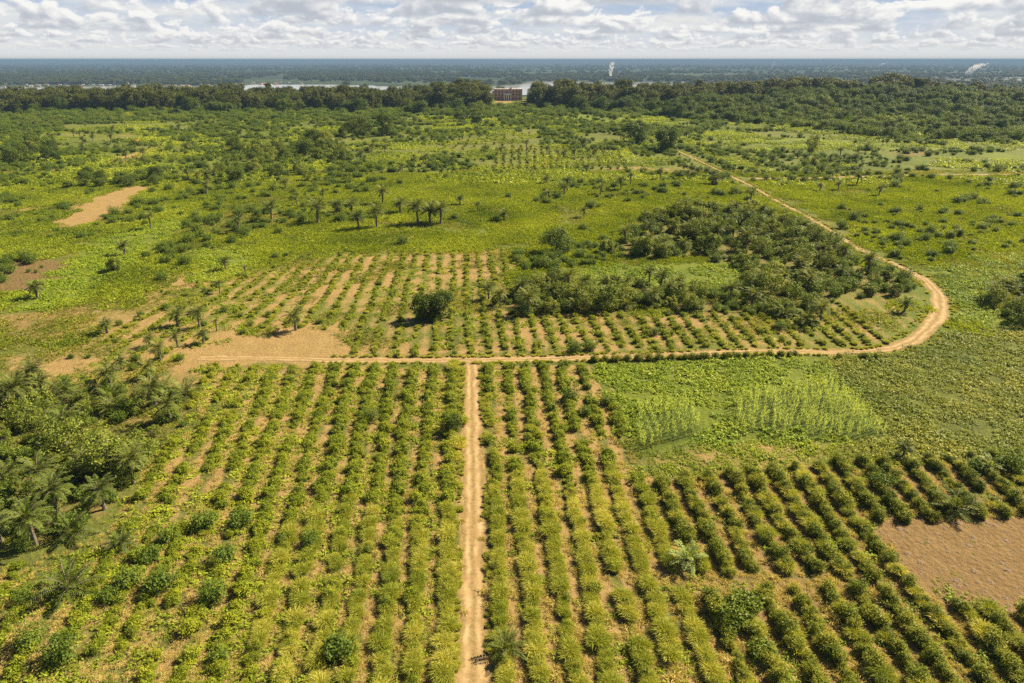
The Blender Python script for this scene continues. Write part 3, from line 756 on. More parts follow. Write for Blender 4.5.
def ruleA(u, v, g, big):
    out = []
    if v > 512 + 14 * math.sin(u * .05) and u > 250 + (683 - v) * .1:       # tall pale grass hedge near the track
        if g < .27: return None
        out.append(('grass', .86))
        if random.random() < .35: out.append(('grass', .7))
        if random.random() < .22: out.append(('hedge', .62))
        if random.random() < .40: out.append(('cassava', .8))
        if random.random() < .5: out.append(('drygrass', .7))
        return out
    dens = np.interp(u, [150, 300, 420], [.50, .36, .27])
    if g < dens - .06: return None
    out.append(('cassava', 1.02 if u > 330 else .9))
    if random.random() < .45: out.append(('grass', .45))
    if u < 260 and random.random() < .06: out.append(('hedge', .8))
    if random.random() < .6: out.append(('drygrass', .6))
    return out
def ruleB(u, v, g, big):
    if inpoly(u, v, R['dryline']): return [('drygrass', .9)] if random.random() < .4 else None
    if inpoly(u, v, R['strawpatch']) and g < .50: return [('drygrass', 1.0), ('drygrass', .7)] if random.random() < .8 else [('grass', .5)]
    k = float(kB(u, v))
    if k < 6.6:
        if v < 480 + 10 * math.sin(u * .08):
            if 395 < v < 415 and u < 530: return [('grass', .4)]
            if g < .3: return None
            o = [('cassava', 1.05)]
            if random.random() < .45: o.append(('grass', .55))
            return o
        if g < .22: return None
        o = [('grass', .88)]
        if random.random() < .25: o.append(('grass', .75))
        if random.random() < .36: o.append(('hedge', .62))
        if random.random() < .40: o.append(('cassava', .8))
        if random.random() < .6: o.append(('drygrass', .8))
        return o
    if g < .17: return None
    if v > 596 and g < .22: return None
    if u > 850 and v < 520 and g < .28: return None
    o = [('hedge', .92)]
    if random.random() < .35: o.append(('grass', .95))
    if random.random() < .35: o.append(('drygrass', .8))
    return o
def ruleE(u, v, g, big):
    if inpoly(u, v, R['T3']) or inpoly(u, v, R['T2']): return None
    th = .29 if u < 500 else .26
    if u < 250: th = .41
    if g < th: return None
    o = []
    if random.random() < .62: o.append(('cassava', .78 if u < 520 else .9))
    if random.random() < .5: o.append(('grass', .55))
    return o
add_rows(famA, range(0, 18), 366, 700, 'fieldA', ruleA)
add_rows(famB, range(0, 7), 366, 700, 'fieldB', ruleB)
add_rows(famB, range(7, 33), 452, 700, 'fieldB', ruleB)
add_rows(famE, range(-20, 25), 250, 356, 'fieldE', ruleE, .8)
# shrubs lining the lower side of the road in front of the low green field
for px in np.arange(594, 800, 11):
    for dx in (-1.5, 1.5):
        x, y = at(px + random.gauss(0, 1) + dx, 361.5 - (px - 594) * .028); rows['hedge'].append((x, y, .62 + .25 * random.random()))
for px in (838, 864, 840, 866, 876):
    x, y = at(px, 358.5); rows['hedge'].append((x, y, .7))
# distant rows of young trees
for k in range(0, 17):
    for v in np.arange(149, 170, 1.35):
        u = 498 + 7.4 * k + (v - 149) * (.12 * k - .5) * .35
        x, y = at(u, v); rows['hedge'].append((x + random.gauss(0, .5), y + random.gauss(0, .8), .75 + .4 * random.random()))
for k in range(0, 12):
    for v in np.arange(134, 150, 1.3):
        u = 440 + 8.2 * k + (v - 134) * (.1 * k - 1)
        if random.random() < .6:
            x, y = at(u, v); rows['cassava'].append((x + random.gauss(0, .5), y + random.gauss(0, .8), 1.0 + .4 * random.random()))

def in_frame(x, y, m=20):
    u, v = proj(x, y); return (u > -m) & (u < 1024 + m) & (v < 683 + m)

def split_rows(kind, n_ind, name, label, cat, group, stuff_name, stuff_label):
    A = np.array(rows[kind]); u, v = proj(A[:, 0], A[:, 1])
    vis = in_frame(A[:, 0], A[:, 1], -2) & (v < 680)
    score = np.where(vis, v + 40 * (A[:, 2] - .8), -1)
    order = np.argsort(-score)
    ind, rest = order[:n_ind], order[n_ind:]
    objs = {}
    for j, i in enumerate(ind):
        vr = j % len(V[kind])
        o = single(name, V[kind][vr], A[i, 0], A[i, 1], float(A[i, 2]), label, cat, group)
        objs.setdefault(vr, o)
    B = A[rest]; m = len(B)
    gn_stuff(stuff_name, B[:, :2], RNG.random(m) * 6.28, B[:, 2], RNG.integers(0, len(V[kind]), m), [[objs[i]] for i in range(len(V[kind]))], stuff_label, cat)
split_rows('cassava', 300, 'crop_shrub', 'low leafy green crop shrub planted in the soil rows beside the track', 'crop shrub', 'leafy crop shrubs in the near rows', 'crop_shrub_mass', 'rows of low leafy crop shrubs across the fields farther back')
split_rows('hedge', 300, 'row_bush', 'dark green bushy plant in the thick near rows', 'bush', 'bushy plants in the near rows', 'row_bush_mass', 'dark bushy plants lining the rows farther back')
# grasses: stuff
def cover(name, kind, xy, sc, label, cat, z=None):
    """ground cover nobody could count: the first patch of every variant is part of the object's own scatter"""
    n = len(xy); srcs = []
    for i, me in enumerate(V[kind]):
        o = tag(link(name, me, (float(xy[i][0]), float(xy[i][1]), float(zt(xy[i][0], xy[i][1])))), label, cat, None, 'stuff'); srcs.append([o])
    gn_stuff(name, xy[len(srcs):], RNG.random(n - len(srcs)) * 6.28, np.asarray(sc)[len(srcs):], RNG.integers(0, len(srcs), n - len(srcs)), srcs, label, cat)
A = np.array(rows['grass']); cover('row_grass', 'grass', A[:, :2], A[:, 2], 'tall yellow-green grass growing along the crop rows', 'grass')
A = np.array(rows['drygrass']); 
ex = []
for _ in range(9000):
    u, v = random.uniform(0, 1024), random.uniform(365, 683)
    if (inpoly(u, v, R['fieldB']) or inpoly(u, v, R['fieldA'])) and not inpoly(u, v, R['bareplot']):
        x, y = at(u, v)
        if track_d(x, y) > 1.9 and random.random() < .7: ex.append((x, y, .35 + .35 * random.random()))
A = np.concatenate([A, np.array(ex, float)])
cover('dry_grass', 'drygrass', A[:, :2], A[:, 2], 'dry straw-coloured grass lying between the rows', 'dry grass')

# ------------------------------------------------------------------ low ground cover
def world_rand(n, y0, y1, m=.92):
    y = np.sqrt(RNG.random(n) * (y1 * y1 - y0 * y0) + y0 * y0); x = (RNG.random(n) * 2 - 1) * m * (y + 25)
    return x, y
OPEN_NO = ['bare', 'sandstrip', 'bareplot', 'fieldA', 'fieldB', 'fieldE', 'peanut', 'bigright', 'sandyard', 'T1', 'T2', 'T3']
def not_in(u, v, keys):
    ok = np.ones(np.shape(u), bool)
    for k in keys: ok &= ~inpoly(u, v, R[k])
    return ok
# meadow tufts
x, y = world_rand(5200, 120, 330); u, v = proj(x, y)
ok = not_in(u, v, OPEN_NO + ['olivef', 'midlush', 'greenleft', 'bright', 'rightlush', 'brownleft', 'whitesand', 'sandstrip2']) & (track_d(x, y) > 5.5) & (fbm(x, y, 30, 31) > .30)
ok &= ~(inpoly(u, v, R['sandy']) & (fbm(x, y, 9, 32) < .58)) & ~inpoly(u, v, R['tanleft'])
cover('meadow_grass', 'meadow', np.stack([x[ok], y[ok]], -1), .7 + .5 * RNG.random(ok.sum()), 'yellow-green meadow grass between the fields', 'grass')
x, y = world_rand(5200, 300, 960); u, v = proj(x, y)
ok = not_in(u, v, ['sandstrip3', 'sandstrip4', 'redmid', 'redright', 'whitesand', 'sandyard']) & (track_d(x, y) > 11) & ((fbm(x, y, 9, 36) > .5) | ~(inpoly(u, v, R['farrows']) | inpoly(u, v, R['tanrows']))) & (fbm(x, y, 50, 33) > .46)
cover('rough_growth', 'meadowfar', np.stack([x[ok], y[ok]], -1), .7 + .6 * RNG.random(ok.sum()), 'rough green growth covering the far plain', 'ground cover')
V['sparse'] = [make_patch('sparse_grass_patch', 7.5, 85, M['sparse'], .5, 8, .3, .085, True) for i in range(3)]
x, y = world_rand(5200, 70, 340); u, v = proj(x, y)
ok = not_in(u, v, ['bare', 'sandstrip', 'bareplot', 'fieldA', 'fieldB', 'peanut', 'bigright', 'midlush', 'dryfield', 'greenleft', 'bright', 'brownleft', 'T2']) & (track_d(x, y) > 4.3) & in_frame(x, y, 60)
ok &= ~(inpoly(u, v, R['sandy']) & (fbm(x, y, 8, 34) < .5)) & ~(inpoly(u, v, R['fieldE']) & (fbm(x, y, 8, 35) < .55))
cover('sparse_grass', 'sparse', np.stack([x[ok], y[ok]], -1), .7 + .6 * RNG.random(ok.sum()), 'thin straw and olive grass over the open ground', 'grass')
# leafy low crops
def fill(keys, step, exclude=(), dens=1.0, nz=None):
    P = []
    for k in keys:
        W = np.array([at(a, b) for a, b in R[k]], float)
        gx, gy = np.meshgrid(np.arange(W[:, 0].min(), W[:, 0].max(), step), np.arange(W[:, 1].min(), W[:, 1].max(), step))
        gx = gx.ravel() + RNG.uniform(-.5, .5, gx.size) * step; gy = gy.ravel() + RNG.uniform(-.5, .5, gy.size) * step
        u, v = proj(gx, gy)
        ok = inpoly(u, v, R[k]) & not_in(u, v, exclude) & (track_d(gx, gy) > 2.6) & (RNG.random(len(gx)) < dens) & in_frame(gx, gy, 120)
        if nz: ok &= fbm(gx, gy, nz[0], 51) > nz[1]
        P.append(np.stack([gx[ok], gy[ok]], -1))
    return np.concatenate(P)
V['olivecrop'] = [make_patch('olive_crop_patch', 4.2, 85, M['olivecrop'], .30, 16, .26, .12, False) for i in range(4)]
P = fill(['bigright'], 2.7, nz=(7, .27)); cover('olive_crop', 'olivecrop', P, .75 + .5 * RNG.random(len(P)), 'olive green leafy crop covering the wide field at the right', 'crop')
Pd = fill(['dryfield'], 1.6, nz=(4, .36)); cover('short_crop', 'herb', Pd, .45 + .3 * RNG.random(len(Pd)), 'short bright green growth on the small clearing below the maize', 'crop')
P = np.concatenate([fill(['peanut'], 2.7, ['cornA', 'cornB'], nz=(5, .3)), fill(['midlush', 'rightlush'], 3.3, nz=(8, .35)), fill(['greenleft', 'bright'], 3.4, nz=(8, .32))])
cover('low_crop', 'lowcrop', P, .75 + .45 * RNG.random(len(P)), 'low green leafy crop covering the flat plots', 'crop')
P = np.concatenate([fill(['dryfield'], 2.1, nz=(5, .36)), fill(['fieldA'], 2.0, dens=.9, nz=(6, .36)), fill(['fieldB'], 3.0, ['bareplot'], dens=.8, nz=(6, .38)), fill(['fieldE'], 2.8, ['bare'], dens=.7, nz=(8, .44)),
                    fill(['sandy', 'sandy2'], 3.2, ['bare'], dens=.6, nz=(7, .5)), fill(['T1'], 2.5, dens=.3)])
cover('weeds', 'herb', P, .6 + .6 * RNG.random(len(P)), 'small green weeds scattered on the soil', 'weeds')

vg = []
for W_, w_, a_, b_ in ((W1, 1.25, 0, 999), (W2, 1.05, 0, 999)):
    seg = np.hypot(*np.diff(W_, axis=0).T); s_ = np.concatenate([[0], np.cumsum(seg)])
    t_ = RNG.uniform(0, s_[-1], 900 if W_ is W1 else 2600)
    X_ = np.interp(t_, s_, W_[:, 0]); Y_ = np.interp(t_, s_, W_[:, 1])
    dx_ = np.interp(t_ + .5, s_, W_[:, 0]) - X_; dy_ = np.interp(t_ + .5, s_, W_[:, 1]) - Y_
    L_ = np.hypot(dx_, dy_) + 1e-6; side = np.where(RNG.random(len(t_)) < .5, -1, 1)
    off = side * (w_ * (1.02 + .8 * RNG.random(len(t_)))) * np.where((X_ > 70) & (Y_ < 165) & (Y_ > 118), 1.7, 1)
    X_, Y_ = X_ + dy_ / L_ * off, Y_ - dx_ / L_ * off
    k_ = (fbm(X_, Y_, 5, 66) > .42) & (X_ > -34) & in_frame(X_, Y_, 30); vg.append(np.stack([X_[k_], Y_[k_]], -1))
vg = np.concatenate(vg)
cover('verge_grass', 'grass', vg, .13 + .25 * RNG.random(len(vg)), 'short ragged grass along the edges of the dirt tracks', 'grass')

M['clod'] = plain_mat('ploughed_soil', (.105, .062, .027), (.170, .105, .046), 2.5)
V['mound'] = []
for i in range(3):
    pb_v, pb_f = [], []
    ring = 9
    for r_, h_ in ((.46, -.02), (.34, .045), (.18, .085)):
        for k in range(ring):
            a = 2 * PI * k / ring; w_ = 1 + random.gauss(0, .14)
            pb_v.append((math.cos(a) * r_ * w_, math.sin(a) * r_ * w_, h_ * (1 + random.gauss(0, .2))))
    pb_v.append((0, 0, .10))
    for q in range(2):
        for k in range(ring): pb_f.append((q * ring + k, q * ring + (k + 1) % ring, (q + 1) * ring + (k + 1) % ring, (q + 1) * ring + k))
    for k in range(ring): pb_f.append((2 * ring + k, 2 * ring + (k + 1) % ring, 3 * ring))
    V['mound'].append(mesh_from('soil_mound', pb_v, pb_f, [M['clod']]))
P = fill(['bareplot'], .95, dens=.62); cover('soil_mounds', 'mound', P, .35 + .6 * RNG.random(len(P)) ** 2, 'low brown earth mounds covering the ploughed plot', 'soil mounds')
P = fill(['bareplot'], 1.9, dens=.30); cover('plot_weeds', 'herb', P, .10 + .14 * RNG.random(len(P)), 'tiny weeds dotted over the brown ploughed plot', 'weeds')

# maize
def maize(key, n, label, group):
    W = np.array([at(a, b) for a, b in R[key]], float); P = []
    for gx in np.arange(W[:, 0].min(), W[:, 0].max(), 1.3):
        for gy in np.arange(W[:, 1].min(), W[:, 1].max(), .66):
            x, y = gx + random.gauss(0, .12) - (gy - 95) * .03, gy + random.gauss(0, .12); u, v = proj(x, y)
            if inpoly(u, v, R[key]) and random.random() < .55 + .5 * float(fbm(x, y, 5, 67)): P.append((x, y))
    P.sort(key=lambda p: p[1]); src = {}
    for j, (x, y) in enumerate(P[:n]):
        o = single('corn_plant', V['corn'][j % 4], x, y, .85 + .36 * random.random(), label, 'corn plant', group); src.setdefault(j % 4, o)
    return np.array(P[n:]), src
ra, sa_ = maize('cornA', 215, 'pale green corn stalk in the larger maize plot by the low green crop', 'corn stalks in the larger plot')
rb, sb_ = maize('cornB', 85, 'pale green corn stalk in the small maize corner nearest the rows', 'corn stalks in the small corner')
P = np.concatenate([ra.reshape(-1, 2), rb.reshape(-1, 2)]); m = len(P)
if m: gn_stuff('corn_stand', P, RNG.random(m) * 6.28, .72 + .36 * RNG.random(m), RNG.integers(0, 4, m), [[sa_[i]] for i in range(4)], 'pale green maize standing behind the front stalks of the plots', 'corn')

# ------------------------------------------------------------------ palms
def palm(px, py, hpx, var, label, group=None):
    x, y = at(px, py); d = y * CT + H * ST
    want = hpx * d / F / .97
    base = {0: 5.0, 1: 4.2, 2: 6.0, 3: 3.0, 4: 5.8, 5: 3.2, 6: 3.2}[var]
    return two_part('oil_palm', PALM[var], x, y, want / base, label, 'palm tree', group)
NAMED = [
 (296, 330, 25, 0, 'lone oil palm at the edge of the bare sandy patch beside the field rows'),
 (240, 233, 19, 2, 'tall thin-stemmed palm on the pale olive plot left of the palm line'),
 (107, 333, 17, 1, 'round headed small palm on the sandy ground, casting a shadow left'),
 (200, 328, 24, 4, 'largest palm of the clump left of the bare sandy patch'),
 (178, 326, 21, 1, 'palm on the left side of the clump beside the sandy patch'),
 (204, 343, 17, 1, 'small palm in front of the sandy patch clump'),
 (217, 331, 15, 2, 'thin palm on the right side of the sandy patch clump'),
 (178, 347, 19, 0, 'bushy palm in the second line of the sandy patch clump'),
 (150, 346, 15, 1, 'small palm left of the clump on stony sandy soil'),
 (220, 293, 15, 2, 'slim palm at the left end of the upper field rows'),
 (226, 270, 16, 1, 'small palm standing in the bright green plot'),
 (246, 275, 11, 2, 'tiny palm at the right edge of the bright green plot'),
 (161, 361, 22, 4, 'leafy palm just below the clump on sandy ground'),
 (150, 378, 20, 0, 'palm at the upper tip of the left thicket'),
 (122, 370, 17, 1, 'small palm on bare soil above the left thicket'),
 (151, 229, 18, 2, 'palm at the top edge of the left green plot'),
 (125, 255, 17, 1, 'small palm on the right edge of the left green plot'),
 (507, 652, 24, 3, 'stemless young palm beside the track in the nearest rows'),
 (686, 566, 27, 6, 'pale bright young palm in the bushy rows right of the track'),
 (903, 457, 20, 1, 'small palm on the border between the olive field and the thick rows'),
 (988, 470, 18, 6, 'young pale palm at the far right end of the thick rows'),
 (955, 512, 26, 3, 'broad young palm among the rows above the brown ploughed plot'),
 (70, 592, 34, 3, 'wide stemless palm in the lower left rows'),
 (122, 548, 22, 5, 'small young palm just right of the left thicket foot'),
 (904, 312, 17, 1, 'small palm inside the bend of the dirt road'),
 (649, 286, 22, 2, 'tall thin palm sticking up in the pale green plot by the thicket'),
 (820, 322, 24, 0, 'palm at the lower edge of the large thicket above the rows'),
 (806, 325, 20, 5, 'short palm beside the larger palm under the thicket edge'),
 (38, 298, 20, 1, 'small round palm alone on the left green plot'),
]
for a in NAMED: palm(*a)
for i, (px, py, h, v) in enumerate([(272, 220, 18, 0), (318, 223, 22, 0), (352, 214, 15, 1), (359, 230, 18, 4), (377, 228, 22, 4), (418, 224, 23, 4), (430, 223, 20, 1), (441, 224, 20, 0), (400, 213, 15, 1), (338, 213, 13, 1), (504, 221, 11, 1), (478, 212, 10, 2), (460, 205, 10, 1), (383, 204, 17, 0), (297, 206, 10, 2)]):
    palm(px, py, h * 1.15, v, 'dark oil palm in the line across the mid-distance meadow', 'palms in the meadow line')
def in_region(key, n, mn):
    W = np.array([at(a, b) for a, b in R[key]], float); out = []
    tries = 0
    while len(out) < n and tries < 20000:
        tries += 1
        x = random.uniform(W[:, 0].min(), W[:, 0].max()); y = random.uniform(W[:, 1].min(), W[:, 1].max())
        u, v = proj(x, y)
        if not inpoly(u, v, R[key]) or track_d(np.array(x), np.array(y)) < 3.2: continue
        if all((x - a) ** 2 + (y - b) ** 2 > mn * mn for a, b in out): out.append((x, y))
    return out
for x, y in in_region('T1', 40, 2.6):
    two_part('oil_palm', PALM[random.choice([0, 1, 3, 4, 5, 3])], x, y, .85 + .35 * random.random(), 'oil palm with long fronds tangled in the left thicket', 'palm tree', 'palms in the left thicket')
for x, y in in_region('T2', 44, 5) + in_region('T3', 24, 4):
    two_part('oil_palm', PALM[random.choice([0, 1, 4, 5, 0])], x, y, .8 + .35 * random.random(), 'grey-green palm inside the large thicket by the road bend', 'palm tree', 'palms in the large thicket')
for x, y in in_region('T5', 9, 4):
    two_part('oil_palm', PALM[random.choice([0, 1, 3])], x, y, .9 + .35 * random.random(), 'grey-green palm in the clump at the right edge of the photo', 'palm tree', 'palms at the right edge')
x, y = world_rand(700, 190, 640, .84); u, v = proj(x, y)
ok = not_in(u, v, ['fieldE', 'sandstrip', 'meadow', 'T2', 'T3', 'wood', 'greenleft', 'rightlush']) & (track_d(x, y) > 6) & (fbm(x, y, 60, 61) > .5) & (v < 226)
for i in np.nonzero(ok)[0][:170]:
    two_part('oil_palm', PALM[random.choice([0, 1, 2, 4])], x[i], y[i], .75 + .5 * random.random(), 'small dark palm scattered on the far scrub plain', 'palm tree', 'palms scattered on the far plain')

# ------------------------------------------------------------------ trees and bushes
def tree(px, py, hpx, pair, h, label, group=None, wide=1.0):
    x, y = at(px, py); d = y * CT + H * ST; s = hpx * d / F / h
    return two_part('broadleaf_tree', pair, x, y, (s * wide, s * wide, s), label, 'tree', group)
tree(635, 143, 22, DENSE[1], 7.0, 'broad dark bushy tree alone on the far plain', None, 1.25)
tree(667, 151, 24, DENSE[0], 6.0, 'upright dark tree beside the far end of the dirt road', None, .85)
tree(812, 154, 22, TREE[3], 7.6, 'small dark tree alone on the right plain above the lane', None, .8)
tree(558, 254, 27, DENSE[2], 8.0, 'large dark rounded bush tree at the left end of the thicket', None, 1.1)
tree(425, 319, 30, DENSE[0], 6.0, 'bright dense green tree in the middle of the upper rows, left of a pair', None, .75)
tree(440, 318, 30, DENSE[1], 7.0, 'bright dense green tree in the middle of the upper rows, right of a pair', None, .8)
tree(115, 271, 17, TREE[1], 6.0, 'small grey-green tree on the left green plot with shadow to its left')
tree(452, 432, 22, DENSE[0], 6.0, 'small dark round bush tree beside the central track', None, .75)
tree(386, 136, 24, DENSE[1], 7.0, 'tall narrow clump of dark trees on the far plain', None, .6)
tree(362, 136, 20, DENSE[2], 8.0, 'broad dark clump tree behind the left scrub plain', None, 1.1)
for px, py, h in ((700, 222, 16), (714, 226, 18), (728, 228, 17), (745, 227, 16), (758, 230, 17)):
    tree(px, py, h, DENSE[random.randrange(3)], 7.0, 'dark rounded tree in the row along the top of the large thicket', 'rounded trees topping the large thicket', 1.15)
def thick(key, n, mn, pool, smin, smax, label, group):
    for x, y in in_region(key, n, mn):
        two_part('broadleaf_tree', random.choice(pool), x, y, random.uniform(smin, smax) * random.choice((.7, .85, 1, 1, 1.1, 1.35)), label, 'tree', group)
thick('T1', 26, 2.6, TREE, .4, .72, 'small leafy tree in the left thicket among the palms', 'trees in the left thicket')
thick('T2', 85, 3.0, TREE + [TREE[0], TREE[2]], .55, .95, 'grey-green leafy tree in the large thicket beside the road', 'trees in the large thicket')
thick('T3', 26, 2.6, TREE, .45, .8, 'small leafy tree in the thicket strip above the rows', 'trees in the thicket strip')
thick('T4', 44, 5, DENSE + TREE[2:], .7, 1.2, 'dark leafy tree in the grove on the left plain', 'trees in the left grove')
thick('T5', 9, 3, TREE, .5, .8, 'leafy tree in the palm clump at the right edge of the photo', 'trees at the right edge')
thick('T6', 10, 9, DENSE, .8, 1.4, 'dark tree in the grove under the right forest slope', 'trees of the right grove')
thick('T7', 6, 5, DENSE, .7, 1.2, 'dark tree in the small clump on the far left plain', 'trees of the small far clump')
thick('T8', 18, 8, DENSE + TREE, .9, 1.5, 'dark tree in front of the brick building', 'trees before the brick building')
thick('T9', 14, 7, DENSE, .7, 1.1, 'dark tree in the clump at the far left edge', 'trees at the far left edge')
thick('T10', 16, 6, DENSE, .5, .8, 'dark low tree in the strip above the sandy bank', 'trees above the sandy bank')

# bushes
B = []
for key, n, mn, a, b in (('T1', 90, 1.3, .4, .95), ('T2', 330, 1.6, .45, 1.15), ('T3', 120, 1.3, .4, .9), ('T4', 60, 4, .8, 1.6), ('T5', 20, 2, .5, 1.0), ('T11', 45, 1.6, .3, .95)):
    B += [(x, y, random.uniform(a, b)) for x, y in in_region(key, n, mn)]
for _ in range(80):
    u, v = random.uniform(60, 330), random.uniform(262, 384)
    if inpoly(u, v, R['sandy']) and not inpoly(u, v, R['bare']):
        x, y = at(u, v); B.append((x, y, random.uniform(.25, .6)))
for u, v, s in ((130, 585, .95), (150, 560, .9), (160, 590, .9), (170, 540, .85), (205, 527, .95), (225, 560, .85), (242, 525, .8), (110, 600, .7), (212, 600, .8), (220, 660, .6), (30, 645, .8), (60, 660, .9), (25, 600, .6),
                (745, 610, 1.2), (735, 622, 1.0), (760, 655, .9), (372, 420, .75), (340, 430, .6), (340, 655, 1.0), (880, 487, .8), (310, 545, .6), (285, 540, .6), (975, 470, .9), (1010, 470, 1.0), (570, 400, .8), (585, 415, .7), (607, 404, .75),
                (780, 330, .7), (655, 335, .6), (575, 352, .85), (590, 350, .8)):
    x, y = at(u, v); B.append((x, y, s))
near_b = len(B)
x, y = world_rand(44000, 150, 780, .9); u, v = proj(x, y)
cl = fbm(x, y, 45, 71); cl2 = fbm(x, y, 14, 72)
ok = not_in(u, v, ['fieldE', 'fieldA', 'fieldB', 'peanut', 'bigright', 'sandstrip', 'bare', 'greenleft', 'bright', 'tanleft', 'T2', 'T3', 'midlush', 'sandyard', 'rightlush', 'sandstrip2', 'sandstrip3', 'whitesand', 'farrows', 'plot1', 'plot2', 'plot3', 'plot4', 'plot5', 'plot6', 'tanrows']) & (track_d(x, y) > 4)
th = np.where(inpoly(u, v, R['meadow']), .62, np.where(inpoly(u, v, R['meadow2']), .535, np.where(inpoly(u, v, R['meadow3']), .495, np.where(u < 380, .445, .455))))
ok &= (.42 * cl + .33 * cl2 + .25 * fbm(x, y, 6, 77)) > th + .025
sz = .28 + .9 * RNG.random(len(x)) ** 2.4 + .7 * sstep(220, 620, y) * RNG.random(len(x)) ** 1.5
B += [(a, b, c) for a, b, c in zip(x[ok], y[ok], sz[ok])]
# scrub wood on the right slope
x, y = world_rand(5200, 430, 960, .9); u, v = proj(x, y)
ok = (inpoly(u, v, R['wood']) & (fbm(x, y, 40, 73) > .36))
B += [(a, b, random.uniform(1.3, 3.2)) for a, b in zip(x[ok], y[ok])]
x, y = world_rand(3600, 560, 840, .9); u, v = proj(x, y)
ok = (v < 121) & (fbm(x, y, 40, 74) > .36)
B += [(a, b, random.uniform(1.0, 2.4)) for a, b in zip(x[ok], y[ok])]
B = np.array(B, float)
u, v = proj(B[:, 0], B[:, 1]); B = B[~((u > 490) & (u < 522) & (v < 104))]
u, v = proj(B[:, 0], B[:, 1]); d = B[:, 1] * CT + H * ST
score = np.where(in_frame(B[:, 0], B[:, 1], -2) & (v < 680), B[:, 2] / d, -1); order = np.argsort(-score)
objs = {}
def bush_zone(u, v):
    if inpoly(u, v, R['T1']): return ('green bush under the palms of the left thicket', 'bushes in the left thicket')
    if inpoly(u, v, R['T2']) or inpoly(u, v, R['T3']): return ('leafy bush between the trees of the large thicket', 'bushes in the large thicket')
    if inpoly(u, v, R['sandy']): return ('small dark bush on the stony sandy ground', 'bushes on the sandy ground')
    if v > 365 and u < 470: return ('rounded green bush standing among the left field rows', 'bushes among the left rows')
    if v > 365: return ('rounded dark bush standing among the right field rows', 'bushes among the right rows')
    if v > 290 and 400 < u < 900: return ('dark bush in the upper field rows near the road', 'bushes in the upper rows')
    return ('dark bush on the open scrub plain', 'bushes on the open plain')
for j, i in enumerate(order[:300]):
    lb, gp = bush_zone(float(u[i]), float(v[i]))
    o = single('bush', V['bush'][j % 4], B[i, 0], B[i, 1], float(B[i, 2]), lb, 'bush', gp); objs.setdefault(j % 4, o)
rest = B[order[300:]]; m = len(rest)
gn_stuff('scrub', rest[:, :2], RNG.random(m) * 6.28, rest[:, 2], RNG.integers(0, 4, m), [[objs[i]] for i in range(4)], 'dark green scrub bushes dotted over the far plain', 'scrub')
print('bushes', len(B), 'rows', {k: len(v_) for k, v_ in rows.items()})

x, y = world_rand(4200, 430, 960, .9); u, v = proj(x, y)
ok = (inpoly(u, v, R['wood']) & (fbm(x, y, 50, 75) > .42)) | ((v < 114) & (fbm(x, y, 40, 76) > .60))
ok &= ~((u > 484) & (u < 530) & (v < 113))
WD = np.stack([x[ok], y[ok]], -1)
wsrc = []
for i in range(3):
    e_ = two_part('broadleaf_tree', DENSE[i], WD[i, 0], WD[i, 1], .9, 'dark tree on the wooded slope below the right forest', 'tree', 'trees of the right slope'); wsrc.append(list(e_.children))
for j in range(3, 60): two_part('broadleaf_tree', DENSE[j % 3], WD[j, 0], WD[j, 1], random.uniform(.6, 1.3), 'dark tree on the wooded slope below the right forest', 'tree', 'trees of the right slope')
WD = WD[60:]; m = len(WD)
gn_stuff('woodland', WD, RNG.random(m) * 6.28, (.55 + .65 * RNG.random(m)) * (1 + .9 * sstep(560, 800, WD[:, 1])), RNG.integers(0, 3, m), wsrc, 'dark mixed woodland spreading over the right slope', 'woodland')

# forest belt across the far edge of the plain
def belt_front(px):
    return np.interp(px, [-200, 0, 200, 420, 494, 528, 600, 700, 800, 900, 1024, 1250], [112.5, 112.5, 111, 109.5, 107.5, 107.5, 108.5, 107, 103, 101, 101, 101])
T = []
tries = 0
while tries < 6000:
    tries += 1
    px = random.uniform(-130, 1150); y = random.uniform(690, 990)
    x0, y0 = at(px, belt_front(px)); x = float((px - 512) / F * (y * CT + H * ST))
    dep = y - float(y0)
    if dep < 0 or dep > 190: continue
    w = 46 * 1.0
    # clearing in front of and around the building
    if -36 < x - (-4.5) * 1.0 < 28 and y < 985 and 488 < px < 531: continue
    if 486 < px < 532: continue
    T.append((x, y, dep, px))
T2 = []
cell = {}
for x, y, dep, px in T:
    key = (int(x // 7), int(y // 7))
    if any((x - a) ** 2 + (y - b) ** 2 < 42 for dx in (-1, 0, 1) for dy in (-1, 0, 1) for a, b in cell.get((key[0] + dx, key[1] + dy), [])): continue
    cell.setdefault(key, []).append((x, y)); T2.append((x, y, dep, px))
def hscale(x, y, px):
    s = (.62 + .34 * random.random()) * (1.0 if px < 500 else 1.12) + .25 * (float(vnoise(x, y, 60, 81)) - .5)
    s *= float(np.interp(px, [430, 455, 490, 495], [1, 1.13, 1.15, 1.0]))
    return s * float(np.interp(px, [850, 880, 905, 930], [1, 1.15, 1.12, .95])) * float(np.interp(px, [930, 1024], [1, .82]))
T2 = [(x, y, dep, px, hscale(x, y, px)) for x, y, dep, px in T2]
T2.sort(key=lambda t: t[2] if -10 < t[3] < 1034 else 1e6)
fo = {}
for j, (x, y, dep, px, s) in enumerate(T2[:280]):
    lb, gp = (('dark broadleaf tree in the forest belt left of the brick building', 'forest trees left of the building') if px < 500 else ('dark broadleaf tree in the forest belt right of the brick building', 'forest trees right of the building'))
    o = two_part('forest_tree', FOREST[j % 6], x, y, s, lb, 'tree', gp); fo.setdefault(j % 6, o)
F6 = [[c for c in fo[i].children] for i in range(6)]
rest = np.array([(x, y, s) for x, y, dep, px, s in T2[280:]]); m = len(rest)
